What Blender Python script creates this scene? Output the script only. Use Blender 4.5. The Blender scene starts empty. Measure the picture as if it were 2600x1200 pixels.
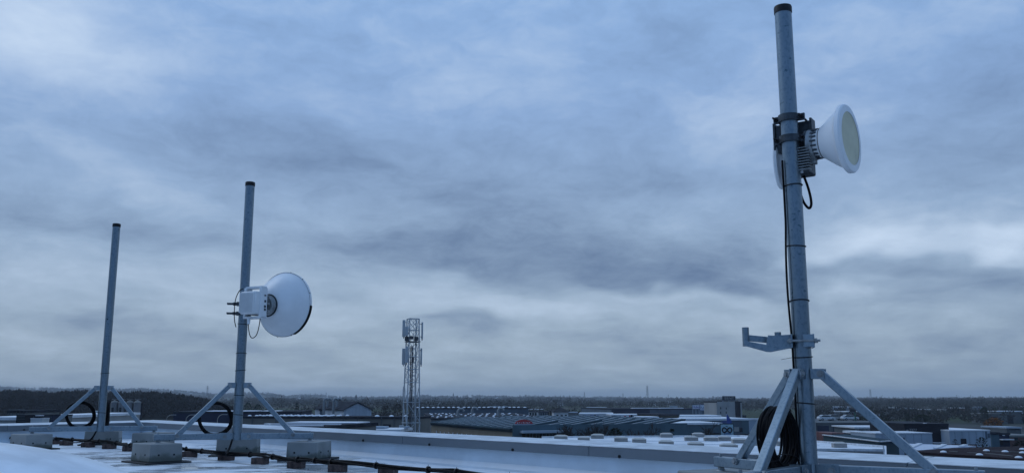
import bpy, math, random
import numpy as np
from mathutils import Vector, Matrix
R = math.radians
rnd = random.Random(7)
S = bpy.context.scene
COL = S.collection

# ------------------------------------------------------------------ camera
FPX = 2281.0                 # focal length in pixels of the 2600 x 1200 picture
PITCH = R(10.19)
CZ = 0.57                    # eye height above the roof membrane
cam_d = bpy.data.cameras.new('camera')
cam_d.sensor_width = 36.0
cam_d.lens = 36.0 * FPX / 2600.0
cam_d.clip_start = 0.05
cam_d.clip_end = 30000
cam = bpy.data.objects.new('camera', cam_d)
COL.objects.link(cam)
cam.location = (0, 0, CZ)
cam.rotation_euler = (R(90) + PITCH, 0, 0)
S.camera = cam

def ray(px, py):
    a = (px - 1300) / FPX; b = (600 - py) / FPX
    return Vector((a, math.cos(PITCH) - b * math.sin(PITCH), math.sin(PITCH) + b * math.cos(PITCH)))
def at(px, py, Y):           # the point seen at (px, py) that stands Y metres out
    r = ray(px, py); k = Y / r.y
    return Vector((r.x * k, Y, CZ + r.z * k))
def onz(px, py, z):          # the point seen at (px, py) that lies at height z
    r = ray(px, py); k = (z - CZ) / r.z
    return Vector((r.x * k, r.y * k, z))

# ------------------------------------------------------------------ colour
def lin(c):
    c = c / 255.0
    return c / 12.92 if c <= 0.04045 else ((c + 0.055) / 1.055) ** 2.4
def srgb(r, g, b): return (lin(r), lin(g), lin(b), 1.0)

# ------------------------------------------------------------------ world: overcast winter dusk
SUN_EL, SUN_AZ = R(45), R(-66)        # azimuth from +Y towards +X
w = bpy.data.worlds.new('World'); S.world = w; w.use_nodes = True
nt = w.node_tree; nt.nodes.clear()
def N(t, **kw):
    n = nt.nodes.new(t)
    for k, v in kw.items(): setattr(n, k, v)
    return n
def L(a, b): nt.links.new(a, b)
def M(op, a, b=None, clamp=False):
    n = N('ShaderNodeMath', operation=op, use_clamp=clamp)
    for i, x in enumerate((a, b)):
        if x is None: continue
        if isinstance(x, (int, float)): n.inputs[i].default_value = x
        else: L(x, n.inputs[i])
    return n.outputs[0]
def VM(op, a, b=None):
    n = N('ShaderNodeVectorMath', operation=op)
    for i, x in enumerate((a, b)):
        if x is None: continue
        if isinstance(x, (tuple, list)): n.inputs[i].default_value = x
        else: L(x, n.inputs[i])
    return n.outputs['Value'] if op in ('DOT_PRODUCT', 'LENGTH') else n.outputs['Vector']
tc = N('ShaderNodeTexCoord')
dirv = VM('NORMALIZE', tc.outputs['Generated'])
sep = N('ShaderNodeSeparateXYZ'); L(dirv, sep.inputs[0])
X_, Y_, Z_ = sep.outputs
az = M('ARCTAN2', X_, Y_)
el = M('ARCSINE', M('MAXIMUM', Z_, 0.0))
ae = N('ShaderNodeCombineXYZ'); L(az, ae.inputs[0]); L(el, ae.inputs[1])
# the cloud deck: direction projected to a level sheet
den = M('ADD', M('MAXIMUM', Z_, 0.0), 0.16)
sheet = N('ShaderNodeCombineXYZ'); L(M('DIVIDE', X_, den), sheet.inputs[0]); L(M('DIVIDE', Y_, den), sheet.inputs[1])
def noise(vec, scale, detail, rough=0.55, dist=0.0):
    n = N('ShaderNodeTexNoise'); n.inputs['Scale'].default_value = scale
    n.inputs['Detail'].default_value = detail; n.inputs['Roughness'].default_value = rough
    n.inputs['Distortion'].default_value = dist
    L(vec, n.inputs['Vector']); return n
warp = noise(VM('MULTIPLY', ae.outputs[0], (1.0, 2.0, 1.0)), 6.0, 3.0, 0.6)
wv = VM('MULTIPLY', VM('SUBTRACT', warp.outputs['Color'], (.5, .5, .5)), (0.17, 0.075, 0.0))
pos = VM('ADD', ae.outputs[0], wv)
BLOBS = [  # px, py, half width, half height, amount, tilt
    (110, 100, 230, 95, .50, 8), (30, 40, 120, 60, .20, 0), (1230, 160, 230, 100, .12, 0),
    (1850, 255, 170, 60, .30, 8), (1930, 365, 120, 45, .18, 0), (2208, 612, 150, 42, .75, -4),
    (2560, 622, 110, 30, .85, -8), (2220, 728, 120, 16, .40, 0), (1739, 764, 210, 15, .42, 3),
    (1480, 782, 300, 22, .34, 4), (388, 480, 150, 32, .28, 22), (1160, 785, 200, 22, .30, 4),
    (760, 640, 160, 30, .10, 8), (150, 690, 280, 60, .14, 3), (700, 780, 300, 60, .10, 0), (1350, 950, 900, 40, .06, 0),
    (700, 365, 330, 75, -.30, 4), (1150, 470, 200, 75, -.20, 6), (330, 580, 280, 34, -.30, 9),
    (100, 530, 110, 40, -.12, 12), (1160, 660, 320, 48, -.42, 7), (1650, 655, 290, 62, -.36, 4), (1730, 726, 230, 26, -.32, 4),
    (1450, 600, 230, 60, -.18, 3), (905, 612, 130, 34, -.30, 10), (1600, 430, 260, 60, -.22, 0),
    (1720, 85, 170, 60, -.10, 0), (2470, 400, 230, 110, -.16, 0), (2260, 682, 260, 26, -.30, 3),
    (2500, 728, 170, 26, -.22, 0), (429, 845, 150, 26, -.30, 8), (800, 885, 180, 18, -.16, 3), (600, 870, 120, 18, -.12, 5),
    (1150, 822, 70, 12, -.26, 0), (1250, 830, 70, 10, -.16, 0), (1720, 874, 240, 15, -.20, 3), (2330, 930, 560, 110, -.12, 0),
    (2380, 560, 420, 330, -.05, 0), (520, 200, 120, 50, -.06, 0), (210, 810, 40, 10, -.16, 0),
]
def azel(px, py):
    r = ray(px, py).normalized()
    return math.atan2(r.x, r.y), math.asin(max(r.z, 0))
acc = None
ROT = {}
for (px, py, sx, sy, amt, tilt) in BLOBS:
    tl = 0 if tilt < 2 else (6 if tilt < 14 else 22)
    ct, st = math.cos(R(tl)), math.sin(R(tl))
    if tl not in ROT:
        if tl == 0: ROT[0] = pos
        else:
            mp = N('ShaderNodeMapping', vector_type='POINT'); L(pos, mp.inputs[0]); mp.inputs['Rotation'].default_value = (0, 0, R(tl)); ROT[tl] = mp.outputs[0]
    a0, e0 = azel(px, py)
    a1, e1 = a0 * ct - e0 * st, a0 * st + e0 * ct
    kx, ky = FPX / (sx * 1.25), FPX / (sy * 1.25)
    ma = N('ShaderNodeVectorMath', operation='MULTIPLY_ADD'); L(ROT[tl], ma.inputs[0])
    ma.inputs[1].default_value = (kx, ky, 0); ma.inputs[2].default_value = (-a1 * kx, -e1 * ky, 0)
    g = M('POWER', 0.36788, VM('DOT_PRODUCT', ma.outputs[0], ma.outputs[0]))
    m3 = N('ShaderNodeMath', operation='MULTIPLY_ADD'); L(g, m3.inputs[0]); m3.inputs[1].default_value = amt
    if acc is not None: L(acc, m3.inputs[2])
    else: m3.inputs[2].default_value = 0.0
    acc = m3.outputs[0]
f1 = noise(sheet.outputs[0], 2.0, 8.0, 0.65, 0.25)
f2 = noise(VM('MULTIPLY', pos, (1.0, 2.3, 1.0)), 9.0, 7.0, 0.67)
val = M('ADD', M('MULTIPLY', acc, 1.0), M('ADD', M('MULTIPLY', M('SUBTRACT', f1.outputs['Fac'], 0.5), 1.05),
                        M('MULTIPLY', M('SUBTRACT', f2.outputs['Fac'], 0.5), 0.85)))
def el_ramp(stops):
    rmp = N('ShaderNodeValToRGB'); L(M('MULTIPLY', el, 1 / 1.5708), rmp.inputs[0]); cr = rmp.color_ramp
    cr.elements[0].position = stops[0][0]; cr.elements[0].color = srgb(*stops[0][1])
    cr.elements[1].position = stops[-1][0]; cr.elements[1].color = srgb(*stops[-1][1])
    for p, c in stops[1:-1]:
        e = cr.elements.new(p); e.color = srgb(*c)
    return rmp.outputs[0]
# paler towards the last light (straight ahead), dusk blue on the opposite side, brightest overhead
ahead = el_ramp([(0, (152, 172, 190)), (.04, (160, 180, 200)), (.11, (154, 179, 209)), (.2, (143, 174, 217)), (.3, (145, 181, 228)), (.6, (147, 186, 236)), (1, (152, 190, 240))])
behind = el_ramp([(0, (80, 117, 166)), (.15, (88, 129, 182)), (.3, (101, 145, 202)), (.6, (130, 172, 226)), (1, (152, 190, 240))])
def mixc(f, a, b, mode='MIX'):
    n = N('ShaderNodeMix', data_type='RGBA', blend_type=mode)
    if isinstance(f, (int, float)): n.inputs[0].default_value = f
    else: L(f, n.inputs[0])
    for sock, v in ((n.inputs[6], a), (n.inputs[7], b)):
        if isinstance(v, tuple): sock.default_value = v
        else: L(v, sock)
    return n.outputs[2]
sky = N('ShaderNodeTexSky', sky_type='NISHITA', sun_disc=False)
sky.sun_elevation = SUN_EL; sky.sun_rotation = SUN_AZ
nish = mixc(1.0, sky.outputs[0], (0.07, 0.07, 0.07, 1), 'MULTIPLY')
back = M('SUBTRACT', 0.5, M('MULTIPLY', M('COSINE', az), 0.5))
c0 = mixc(0.05, mixc(back, ahead, behind), nish)
c1 = mixc(M('MINIMUM', M('MULTIPLY', M('MAXIMUM', M('MULTIPLY', val, -1.0), 0.0), 1.15), 0.9), c0, srgb(90, 114, 150))
c2 = mixc(M('MINIMUM', M('MULTIPLY', M('MAXIMUM', val, 0.0), 1.1), 0.92), c1, srgb(204, 223, 246))
bg = N('ShaderNodeBackground'); L(c2, bg.inputs[0]); bg.inputs[1].default_value = 1.0
wo = N('ShaderNodeOutputWorld'); L(bg.outputs[0], wo.inputs[0])

sun_d = bpy.data.lights.new('sun', 'SUN'); sun_d.energy = 0.55; sun_d.angle = R(35); sun_d.color = (0.85, 0.93, 1.0)
sun = bpy.data.objects.new('sun', sun_d); COL.objects.link(sun)
sd = Vector((math.sin(SUN_AZ) * math.cos(SUN_EL), math.cos(SUN_AZ) * math.cos(SUN_EL), math.sin(SUN_EL)))
sun.rotation_euler = sd.to_track_quat('Z', 'Y').to_euler()

vs = S.view_settings
vs.view_transform = 'Standard'; vs.look = 'None'; vs.exposure = 0.0; vs.gamma = 1.0; vs.use_curve_mapping = False
S.cycles.use_denoising = True
w.cycles.sampling_method = 'NONE'
S.cycles.max_bounces = 6; S.cycles.volume_bounces = 2

# ------------------------------------------------------------------ materials
MAT = {}
def material(name, col, rough=0.6, metal=0.0, var=0.15, scale=3.0, stretch=(1, 1, 1), bump=0.0, bscale=40.0,
             col2=None, lo=0.4, hi=0.6, spec=0.5, rough2=None, detail=5.0):
    if name in MAT: return MAT[name]
    m = bpy.data.materials.new(name); m.use_nodes = True
    t = m.node_tree; b = t.nodes['Principled BSDF']
    b.inputs['Roughness'].default_value = rough; b.inputs['Metallic'].default_value = metal
    b.inputs['Specular IOR Level'].default_value = spec
    tcn = t.nodes.new('ShaderNodeTexCoord'); mp = t.nodes.new('ShaderNodeMapping')
    mp.inputs['Scale'].default_value = stretch; t.links.new(tcn.outputs['Object'], mp.inputs[0])
    nz = t.nodes.new('ShaderNodeTexNoise'); nz.inputs['Scale'].default_value = scale; nz.inputs['Detail'].default_value = detail
    nz.inputs['Roughness'].default_value = 0.6
    t.links.new(mp.outputs[0], nz.inputs['Vector'])
    rp = t.nodes.new('ShaderNodeValToRGB'); t.links.new(nz.outputs['Fac'], rp.inputs[0])
    c = tuple(col[:3])
    ca = tuple(max(0, x * (1 - var)) for x in c) + (1,)
    cb = (tuple(min(1, x * (1 + var)) for x in c) if col2 is None else tuple(col2[:3])) + (1,)
    rp.color_ramp.elements[0].position = lo; rp.color_ramp.elements[0].color = ca
    rp.color_ramp.elements[1].position = hi; rp.color_ramp.elements[1].color = cb
    t.links.new(rp.outputs[0], b.inputs['Base Color'])
    if rough2 is not None:
        mr = t.nodes.new('ShaderNodeMapRange'); mr.inputs[1].default_value = lo; mr.inputs[2].default_value = hi
        mr.inputs[3].default_value = rough; mr.inputs[4].default_value = rough2
        t.links.new(nz.outputs['Fac'], mr.inputs[0]); t.links.new(mr.outputs[0], b.inputs['Roughness'])
    if bump:
        n2 = t.nodes.new('ShaderNodeTexNoise'); n2.inputs['Scale'].default_value = bscale; n2.inputs['Detail'].default_value = 4
        t.links.new(mp.outputs[0], n2.inputs['Vector'])
        bp = t.nodes.new('ShaderNodeBump'); bp.inputs['Strength'].default_value = bump; bp.inputs['Distance'].default_value = 0.01
        t.links.new(n2.outputs['Fac'], bp.inputs['Height']); t.links.new(bp.outputs[0], b.inputs['Normal'])
    MAT[name] = m
    return m

def galv(name, base, dark, scale, zs):
    m = bpy.data.materials.new(name); m.use_nodes = True; t = m.node_tree; b = t.nodes['Principled BSDF']
    b.inputs['Metallic'].default_value = .8
    g = t.nodes.new('ShaderNodeTexCoord')
    def nz(sc, det, st):
        mp = t.nodes.new('ShaderNodeMapping'); mp.inputs['Scale'].default_value = st; t.links.new(g.outputs['Object'], mp.inputs[0])
        n = t.nodes.new('ShaderNodeTexNoise'); n.inputs['Scale'].default_value = sc; n.inputs['Detail'].default_value = det; t.links.new(mp.outputs[0], n.inputs['Vector']); return n.outputs['Fac']
    def ramp(f, p0, c0, p1, c1):
        r = t.nodes.new('ShaderNodeValToRGB'); r.color_ramp.elements[0].position = p0; r.color_ramp.elements[0].color = c0 + (1,)
        r.color_ramp.elements[1].position = p1; r.color_ramp.elements[1].color = c1 + (1,); t.links.new(f, r.inputs[0]); return r.outputs[0]
    def mul(a, c):
        x = t.nodes.new('ShaderNodeMix'); x.data_type = 'RGBA'; x.blend_type = 'MULTIPLY'; x.inputs[0].default_value = 1; t.links.new(a, x.inputs[6]); t.links.new(c, x.inputs[7]); return x.outputs[2]
    broad = ramp(nz(6, 4, (1, 1, zs)), .3, tuple(x * .86 for x in base), .7, tuple(x * 1.10 for x in base))
    spang = ramp(nz(scale, 3, (1, 1, .6)), .36, (.80, .83, .86), .5, (1, 1, 1))
    dabs = ramp(nz(30, 2, (1, 1, 1.6)), .27, dark, .36, (1, 1, 1))
    t.links.new(mul(mul(broad, spang), dabs), b.inputs['Base Color'])
    mr = t.nodes.new('ShaderNodeMapRange'); mr.inputs[3].default_value = .24; mr.inputs[4].default_value = .46; t.links.new(nz(9, 4, (1, 1, zs)), mr.inputs[0]); t.links.new(mr.outputs[0], b.inputs['Roughness'])
    MAT[name] = m; return m
GALV = galv('galvanised_steel', (.215, .27, .31), (.50, .58, .62), 75, .25)
GALVB = galv('galvanised_box_steel', (.24, .30, .345), (.55, .63, .66), 85, .6)
BLACK = material('black_plastic', (.007, .007, .009), .5, 0, .2, spec=.3)
CABLE = material('cable_jacket', (.004, .004, .005), .6, 0, .3, 30, spec=.12)
WHITE = material('white_painted_metal', (.80, .81, .82), .38, 0, .04, 4)
WHITEP = material('white_plastic', (.74, .76, .77), .45, 0, .04, 8)
CREAM = material('aged_radome', (.62, .58, .40), .5, 0, .10, 9, lo=.3, hi=.7)
DARKM = material('dark_coated_metal', (.045, .055, .065), .45, .3, .35, 12)
GREYM = material('grey_cast_metal', (.26, .28, .29), .5, .4, .2, 20)
CONC = None
RUBBER = material('black_rubber_mat', (.02, .02, .022), .7, 0, .25, 20, (1, 1, 1), .2, 80)
BRICK = material('dark_brick', (.05, .032, .03), .85, 0, .35, 20, (1, 1, 1), .4, 90, col2=(.095, .062, .055))
CAPM = material('parapet_cap_grey', (.135, .16, .185), .45, .1, .06, 2, (1, 1, 1))
CAP_SHEEN = material('cap_top_sheen', (.60, .63, .65), .5, 0, .15, 6, (1, 1, 1), .05)  # pale tone stands in for sky reflected on the cap top
SNOWM = material('snow', (.80, .82, .85), .75, 0, .06, 1.5, (1, 1, 1), .15, 20)
RED = material('red_sign_paint', (.42, .03, .035), .5)
NAVY = material('navy_paint', (.018, .028, .075), .5)
BLUE = material('blue_sign_paint', (.03, .07, .30), .5)
BLACKP = material('black_paint', (.012, .014, .020), .5)
SIGNW = material('sign_white', (.72, .75, .78), .5, 0, .03)
GLASS = material('dark_glass', (.02, .028, .034), .08, 0, .2)
WARMG = material('shop_glass', (.035, .032, .022), .10, 0, .4, .4)

def concrete_material():
    m = bpy.data.materials.new('precast_concrete'); m.use_nodes = True
    t = m.node_tree; b = t.nodes['Principled BSDF']; b.inputs['Roughness'].default_value = .85
    g = t.nodes.new('ShaderNodeTexCoord'); oi = t.nodes.new('ShaderNodeObjectInfo')
    off = t.nodes.new('ShaderNodeVectorMath'); off.operation = 'ADD'
    sc = t.nodes.new('ShaderNodeVectorMath'); sc.operation = 'SCALE'; sc.inputs['Scale'].default_value = 3.7
    t.links.new(oi.outputs['Location'], sc.inputs[0]); t.links.new(g.outputs['Object'], off.inputs[0]); t.links.new(sc.outputs[0], off.inputs[1])
    def nz(scale, detail):
        n = t.nodes.new('ShaderNodeTexNoise'); n.inputs['Scale'].default_value = scale; n.inputs['Detail'].default_value = detail
        t.links.new(off.outputs[0], n.inputs['Vector']); return n.outputs['Fac']
    big = nz(5, 5); fine = nz(60, 4)
    rp = t.nodes.new('ShaderNodeValToRGB'); t.links.new(big, rp.inputs[0])
    rp.color_ramp.elements[0].position = .3; rp.color_ramp.elements[0].color = (.21, .22, .215, 1)
    rp.color_ramp.elements[1].position = .7; rp.color_ramp.elements[1].color = (.285, .295, .29, 1)
    # mossy stain and foot shade put into the colour: irregular patches low on the faces
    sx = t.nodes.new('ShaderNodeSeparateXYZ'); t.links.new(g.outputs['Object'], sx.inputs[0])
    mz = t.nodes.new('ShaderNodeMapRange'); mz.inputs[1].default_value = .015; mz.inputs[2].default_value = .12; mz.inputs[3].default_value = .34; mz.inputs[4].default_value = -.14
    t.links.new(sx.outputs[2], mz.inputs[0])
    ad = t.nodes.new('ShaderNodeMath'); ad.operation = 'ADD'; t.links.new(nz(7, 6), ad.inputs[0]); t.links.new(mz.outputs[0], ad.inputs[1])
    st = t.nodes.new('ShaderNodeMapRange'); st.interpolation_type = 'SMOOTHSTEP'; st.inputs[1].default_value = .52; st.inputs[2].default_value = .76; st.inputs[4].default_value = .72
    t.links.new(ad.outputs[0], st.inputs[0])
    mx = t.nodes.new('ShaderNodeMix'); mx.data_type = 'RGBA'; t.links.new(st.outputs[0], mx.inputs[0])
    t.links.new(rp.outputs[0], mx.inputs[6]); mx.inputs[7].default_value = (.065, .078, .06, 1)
    t.links.new(mx.outputs[2], b.inputs['Base Color'])
    bp = t.nodes.new('ShaderNodeBump'); bp.inputs['Strength'].default_value = .12; bp.inputs['Distance'].default_value = .006
    t.links.new(fine, bp.inputs['Height']); t.links.new(bp.outputs[0], b.inputs['Normal'])
    return m
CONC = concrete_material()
def roof_material():
    m = bpy.data.materials.new('membrane_with_thin_snow'); m.use_nodes = True
    t = m.node_tree; b = t.nodes['Principled BSDF']
    tcn = t.nodes.new('ShaderNodeTexCoord')
    def nz(scale, detail, stretch, rot=0.0, rough=.6):
        mp = t.nodes.new('ShaderNodeMapping'); mp.inputs['Scale'].default_value = stretch
        mp.inputs['Rotation'].default_value = (0, 0, rot)
        t.links.new(tcn.outputs['Object'], mp.inputs[0])
        n = t.nodes.new('ShaderNodeTexNoise'); n.inputs['Scale'].default_value = scale
        n.inputs['Detail'].default_value = detail; n.inputs['Roughness'].default_value = rough
        t.links.new(mp.outputs[0], n.inputs['Vector']); return n.outputs['Fac']
    def mth(op, a, bb, clamp=False):
        n = t.nodes.new('ShaderNodeMath'); n.operation = op; n.use_clamp = clamp
        for i, x in enumerate((a, bb)):
            if isinstance(x, (int, float)): n.inputs[i].default_value = x
            else: t.links.new(x, n.inputs[i])
        return n.outputs[0]
    big = nz(0.55, 5, (1, .8, 1), .4)
    fine = nz(4.0, 6, (.35, 1.6, 1), .2, .65)
    mask = mth('ADD', mth('MULTIPLY', big, .72), mth('MULTIPLY', fine, .28))
    rp = t.nodes.new('ShaderNodeMapRange'); rp.interpolation_type = 'SMOOTHSTEP'
    rp.inputs[1].default_value = .455; rp.inputs[2].default_value = .525
    t.links.new(mask, rp.inputs[0]); snow = rp.outputs[0]
    dirt = nz(9.0, 5, (.3, 1.2, 1), .1)
    mx = t.nodes.new('ShaderNodeMix'); mx.data_type = 'RGBA'
    mx.inputs[6].default_value = (.46, .48, .49, 1); mx.inputs[7].default_value = (.84, .87, .90, 1)
    t.links.new(snow, mx.inputs[0])
    mx2 = t.nodes.new('ShaderNodeMix'); mx2.data_type = 'RGBA'; mx2.blend_type = 'MULTIPLY'
    t.links.new(mth('MULTIPLY', mth('SUBTRACT', dirt, .5), 1.2, True), mx2.inputs[0])
    t.links.new(mx.outputs[2], mx2.inputs[6]); mx2.inputs[7].default_value = (.55, .55, .54, 1)
    t.links.new(mx2.outputs[2], b.inputs['Base Color'])
    stain = nz(1.7, 7, (.5, 1.4, 1), .9, .7)
    ms = t.nodes.new('ShaderNodeMapRange'); ms.interpolation_type = 'SMOOTHSTEP'; ms.inputs[1].default_value = .54; ms.inputs[2].default_value = .72; ms.inputs[4].default_value = .55
    t.links.new(stain, ms.inputs[0])
    mx3 = t.nodes.new('ShaderNodeMix'); mx3.data_type = 'RGBA'; mx3.blend_type = 'MULTIPLY'; t.links.new(ms.outputs[0], mx3.inputs[0])
    t.links.new(mx2.outputs[2], mx3.inputs[6]); mx3.inputs[7].default_value = (.58, .57, .54, 1); t.links.new(mx3.outputs[2], b.inputs['Base Color'])
    rr = t.nodes.new('ShaderNodeMapRange'); rr.inputs[3].default_value = .05; rr.inputs[4].default_value = .40
    t.links.new(snow, rr.inputs[0]); t.links.new(rr.outputs[0], b.inputs['Roughness'])
    bp = t.nodes.new('ShaderNodeBump'); bp.inputs['Distance'].default_value = .012; bp.inputs['Strength'].default_value = .35
    t.links.new(mth('ADD', mth('MULTIPLY', snow, 1.0), mth('MULTIPLY', mth('MULTIPLY', dirt, snow), .5)), bp.inputs['Height'])
    t.links.new(bp.outputs[0], b.inputs['Normal'])
    return m
ROOFM = roof_material()

# ------------------------------------------------------------------ mesh helpers
class MB:
    def __init__(s): s.v = []; s.f = []
    def add(s, vs_, fs):
        o = len(s.v); s.v += [tuple(x) for x in vs_]; s.f += [tuple(i + o for i in q) for q in fs]; return s
    def box(s, c, size, rot=None):
        h = [x / 2 for x in size]
        p = [Vector((sx * h[0], sy * h[1], sz * h[2])) for sz in (-1, 1) for sy in (-1, 1) for sx in (-1, 1)]
        if rot is not None: p = [rot @ q for q in p]
        c = Vector(c)
        return s.add([q + c for q in p], [(0, 2, 3, 1), (4, 5, 7, 6), (0, 1, 5, 4), (2, 6, 7, 3), (0, 4, 6, 2), (1, 3, 7, 5)])
    def bb(s, x0, x1, y0, y1, z0, z1):
        return s.box(((x0 + x1) / 2, (y0 + y1) / 2, (z0 + z1) / 2), (abs(x1 - x0), abs(y1 - y0), abs(z1 - z0)))
    def beam(s, p, q, wd, ht=None, up=(0, 0, 1)):
        p = Vector(p); q = Vector(q); d = (q - p); ln = d.length; d.normalize()
        up = Vector(up); side = d.cross(up)
        if side.length < 1e-4: side = d.cross(Vector((1, 0, 0)))
        side.normalize(); u2 = side.cross(d)
        m = Matrix((d, side, u2)).transposed()
        return s.box((p + q) / 2, (ln, wd, ht or wd), m)
    def cyl(s, p, q, r1, r2=None, n=12, caps=True):
        r2 = r1 if r2 is None else r2
        p = Vector(p); q = Vector(q); d = (q - p).normalized()
        a = d.orthogonal().normalized(); b = d.cross(a)
        vs_ = []
        for c, r in ((p, r1), (q, r2)):
            for i in range(n):
                t = 2 * math.pi * i / n
                vs_.append(c + a * (r * math.cos(t)) + b * (r * math.sin(t)))
        fs = [(i, (i + 1) % n, n + (i + 1) % n, n + i) for i in range(n)]
        if caps: fs += [tuple(range(n - 1, -1, -1)), tuple(range(n, 2 * n))]
        return s.add(vs_, fs)
    def tube(s, path, r, n=8, closed=False):
        P = [Vector(p) for p in path]; k = len(P); vs_ = []
        t0 = (P[1] - P[0]).normalized(); a = t0.orthogonal().normalized()
        for i in range(k):
            if closed: t = (P[(i + 1) % k] - P[i - 1]).normalized()
            else: t = (P[min(i + 1, k - 1)] - P[max(i - 1, 0)]).normalized()
            a = (a - t * a.dot(t)); a.normalize(); b = t.cross(a)
            for j in range(n):
                th = 2 * math.pi * j / n
                vs_.append(P[i] + a * (r * math.cos(th)) + b * (r * math.sin(th)))
        fs = []
        for i in range(k if closed else k - 1):
            i2 = (i + 1) % k
            for j in range(n):
                fs.append((i * n + j, i * n + (j + 1) % n, i2 * n + (j + 1) % n, i2 * n + j))
        if not closed: fs += [tuple(range(n - 1, -1, -1)), tuple((k - 1) * n + j for j in range(n))]
        return s.add(vs_, fs)
    def lathe(s, prof, n=32, mat=None, closed_ends=True):
        vs_ = []; fs = []
        for (r, z) in prof:
            for i in range(n):
                t = 2 * math.pi * i / n
                vs_.append(Vector((r * math.cos(t), r * math.sin(t), z)))
        for k in range(len(prof) - 1):
            for i in range(n):
                fs.append((k * n + i, k * n + (i + 1) % n, (k + 1) * n + (i + 1) % n, (k + 1) * n + i))
        if closed_ends:
            fs.append(tuple(range(n - 1, -1, -1))); fs.append(tuple((len(prof) - 1) * n + i for i in range(n)))
        if mat is not None: vs_ = [mat @ q for q in vs_]
        return s.add(vs_, fs)
    def prism(s, poly, z0, z1):
        n = len(poly)
        vs_ = [(p[0], p[1], z0) for p in poly] + [(p[0], p[1], z1) for p in poly]
        fs = [(i, (i + 1) % n, n + (i + 1) % n, n + i) for i in range(n)] + [tuple(range(n - 1, -1, -1)), tuple(range(n, 2 * n))]
        return s.add(vs_, fs)
    def extr(s, poly, axis_o, ax, ay, az_, t0, t1):   # outline poly in (ax, ay), pushed along az_ from t0 to t1
        o = Vector(axis_o); ax = Vector(ax); ay = Vector(ay); az_ = Vector(az_); n = len(poly)
        vs_ = [o + ax * p[0] + ay * p[1] + az_ * t for t in (t0, t1) for p in poly]
        fs = [(i, (i + 1) % n, n + (i + 1) % n, n + i) for i in range(n)] + [tuple(range(n - 1, -1, -1)), tuple(range(n, 2 * n))]
        return s.add(vs_, fs)
    def mesh(s, name, smooth=True):
        me = bpy.data.meshes.new(name); me.from_pydata([tuple(x) for x in s.v], [], s.f); me.update()
        if smooth:
            me.polygons.foreach_set('use_smooth', [True] * len(me.polygons)); me.set_sharp_from_angle(angle=R(38))
        return me
    def build(s, name, mat, parent=None, bevel=0.0, smooth=True, label=None):
        me = s.mesh(name, smooth); me.materials.append(mat)
        o = bpy.data.objects.new(name, me); COL.objects.link(o)
        if parent is not None: o.parent = parent
        if bevel:
            b = o.modifiers.new('bevel', 'BEVEL'); b.width = bevel; b.segments = 2; b.limit_method = 'ANGLE'
        if label: o['label'] = label
        return o
def fixn(o):
    import bmesh
    bm = bmesh.new(); bm.from_mesh(o.data); bmesh.ops.recalc_face_normals(bm, faces=bm.faces); bm.to_mesh(o.data); bm.free(); return o
def thing(name, label, cat, loc=(0, 0, 0), rz=0.0, group=None):
    o = bpy.data.objects.new(name, None); COL.objects.link(o)
    o.empty_display_size = .1; o.location = loc; o.rotation_euler = (0, 0, rz)
    o['label'] = label; o['category'] = cat
    if group: o['group'] = group
    return o
def tag(o, label, cat, group=None, kind=None):
    if label: o['label'] = label
    if cat: o['category'] = cat
    if group: o['group'] = group
    if kind: o['kind'] = kind
    return o
def struct(o): o['kind'] = 'structure'; return o
def inst(src, parent, loc, rz=0.0, scale=None, name=None):
    o = bpy.data.objects.new(name or src.name, src if isinstance(src, bpy.types.Mesh) else src.data); COL.objects.link(o)
    o.parent = parent; o.location = loc; o.rotation_euler = (0, 0, rz)
    if scale: o.scale = scale
    return o
def text_mesh(body, size, depth):
    cu = bpy.data.curves.new('lettering', 'FONT'); cu.body = body; cu.size = size; cu.extrude = depth
    cu.align_x = 'CENTER'; cu.align_y = 'CENTER'
    o = bpy.data.objects.new('lettering', cu); COL.objects.link(o)
    me = bpy.data.meshes.new_from_object(o.evaluated_get(bpy.context.evaluated_depsgraph_get()))
    bpy.data.objects.remove(o); bpy.data.curves.remove(cu)
    return me
def lettering(body, size, mat, parent, loc, width=None, name='lettering', bold=0.0):
    me = text_mesh(body, size, .03); me.materials.append(mat)
    o = bpy.data.objects.new(name, me); COL.objects.link(o); o.parent = parent
    o.rotation_euler = (R(90), 0, 0); o.location = loc
    if width:
        xs = [v.co.x for v in me.vertices]; k = width / (max(xs) - min(xs)); o.scale = (k, 1, 1)
    return o

# ================================================================== the setting: ground, own roof
G = -8.5                                   # street level
SKYL = [(-400, 990), (0, 986), (110, 989), (300, 989), (420, 990), (490, 993), (547, 999), (630, 998), (700, 999), (735, 1003), (785, 1000),
        (850, 1006), (905, 1008), (986, 1007), (1077, 1004), (1150, 1005), (1300, 1004), (1413, 1006), (1504, 1006), (1570, 1008),
        (1640, 1010), (1750, 1010), (1810, 1009), (1904, 1012), (1995, 1013), (2070, 1006), (2195, 1011), (2286, 1013), (2400, 1011), (2470, 1013),
        (2600, 1016), (3000, 1010)]
def skyline(px): return float(np.interp(px, [p[0] for p in SKYL], [p[1] for p in SKYL]))
def sstep(a, b, x):
    t = min(1, max(0, (x - a) / (b - a))); return t * t * (3 - 2 * t)
def terrain_z(x, y):
    r = math.hypot(x, y); a = math.atan2(x, y)
    if abs(a) < R(38): yy = skyline(1300 + FPX * math.tan(a))
    else: yy = 1000
    top = CZ + (at(1300, yy + 3.5, 4800).z - CZ)
    k = sstep(1800, 4700, r)
    wob = 3.0 * math.sin(x * .004 + 1) * math.sin(y * .003) * sstep(500, 1500, r) * (1 - .5 * k)
    return G + (top - G) * k + wob * (1 if r < 4000 else .3)
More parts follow.
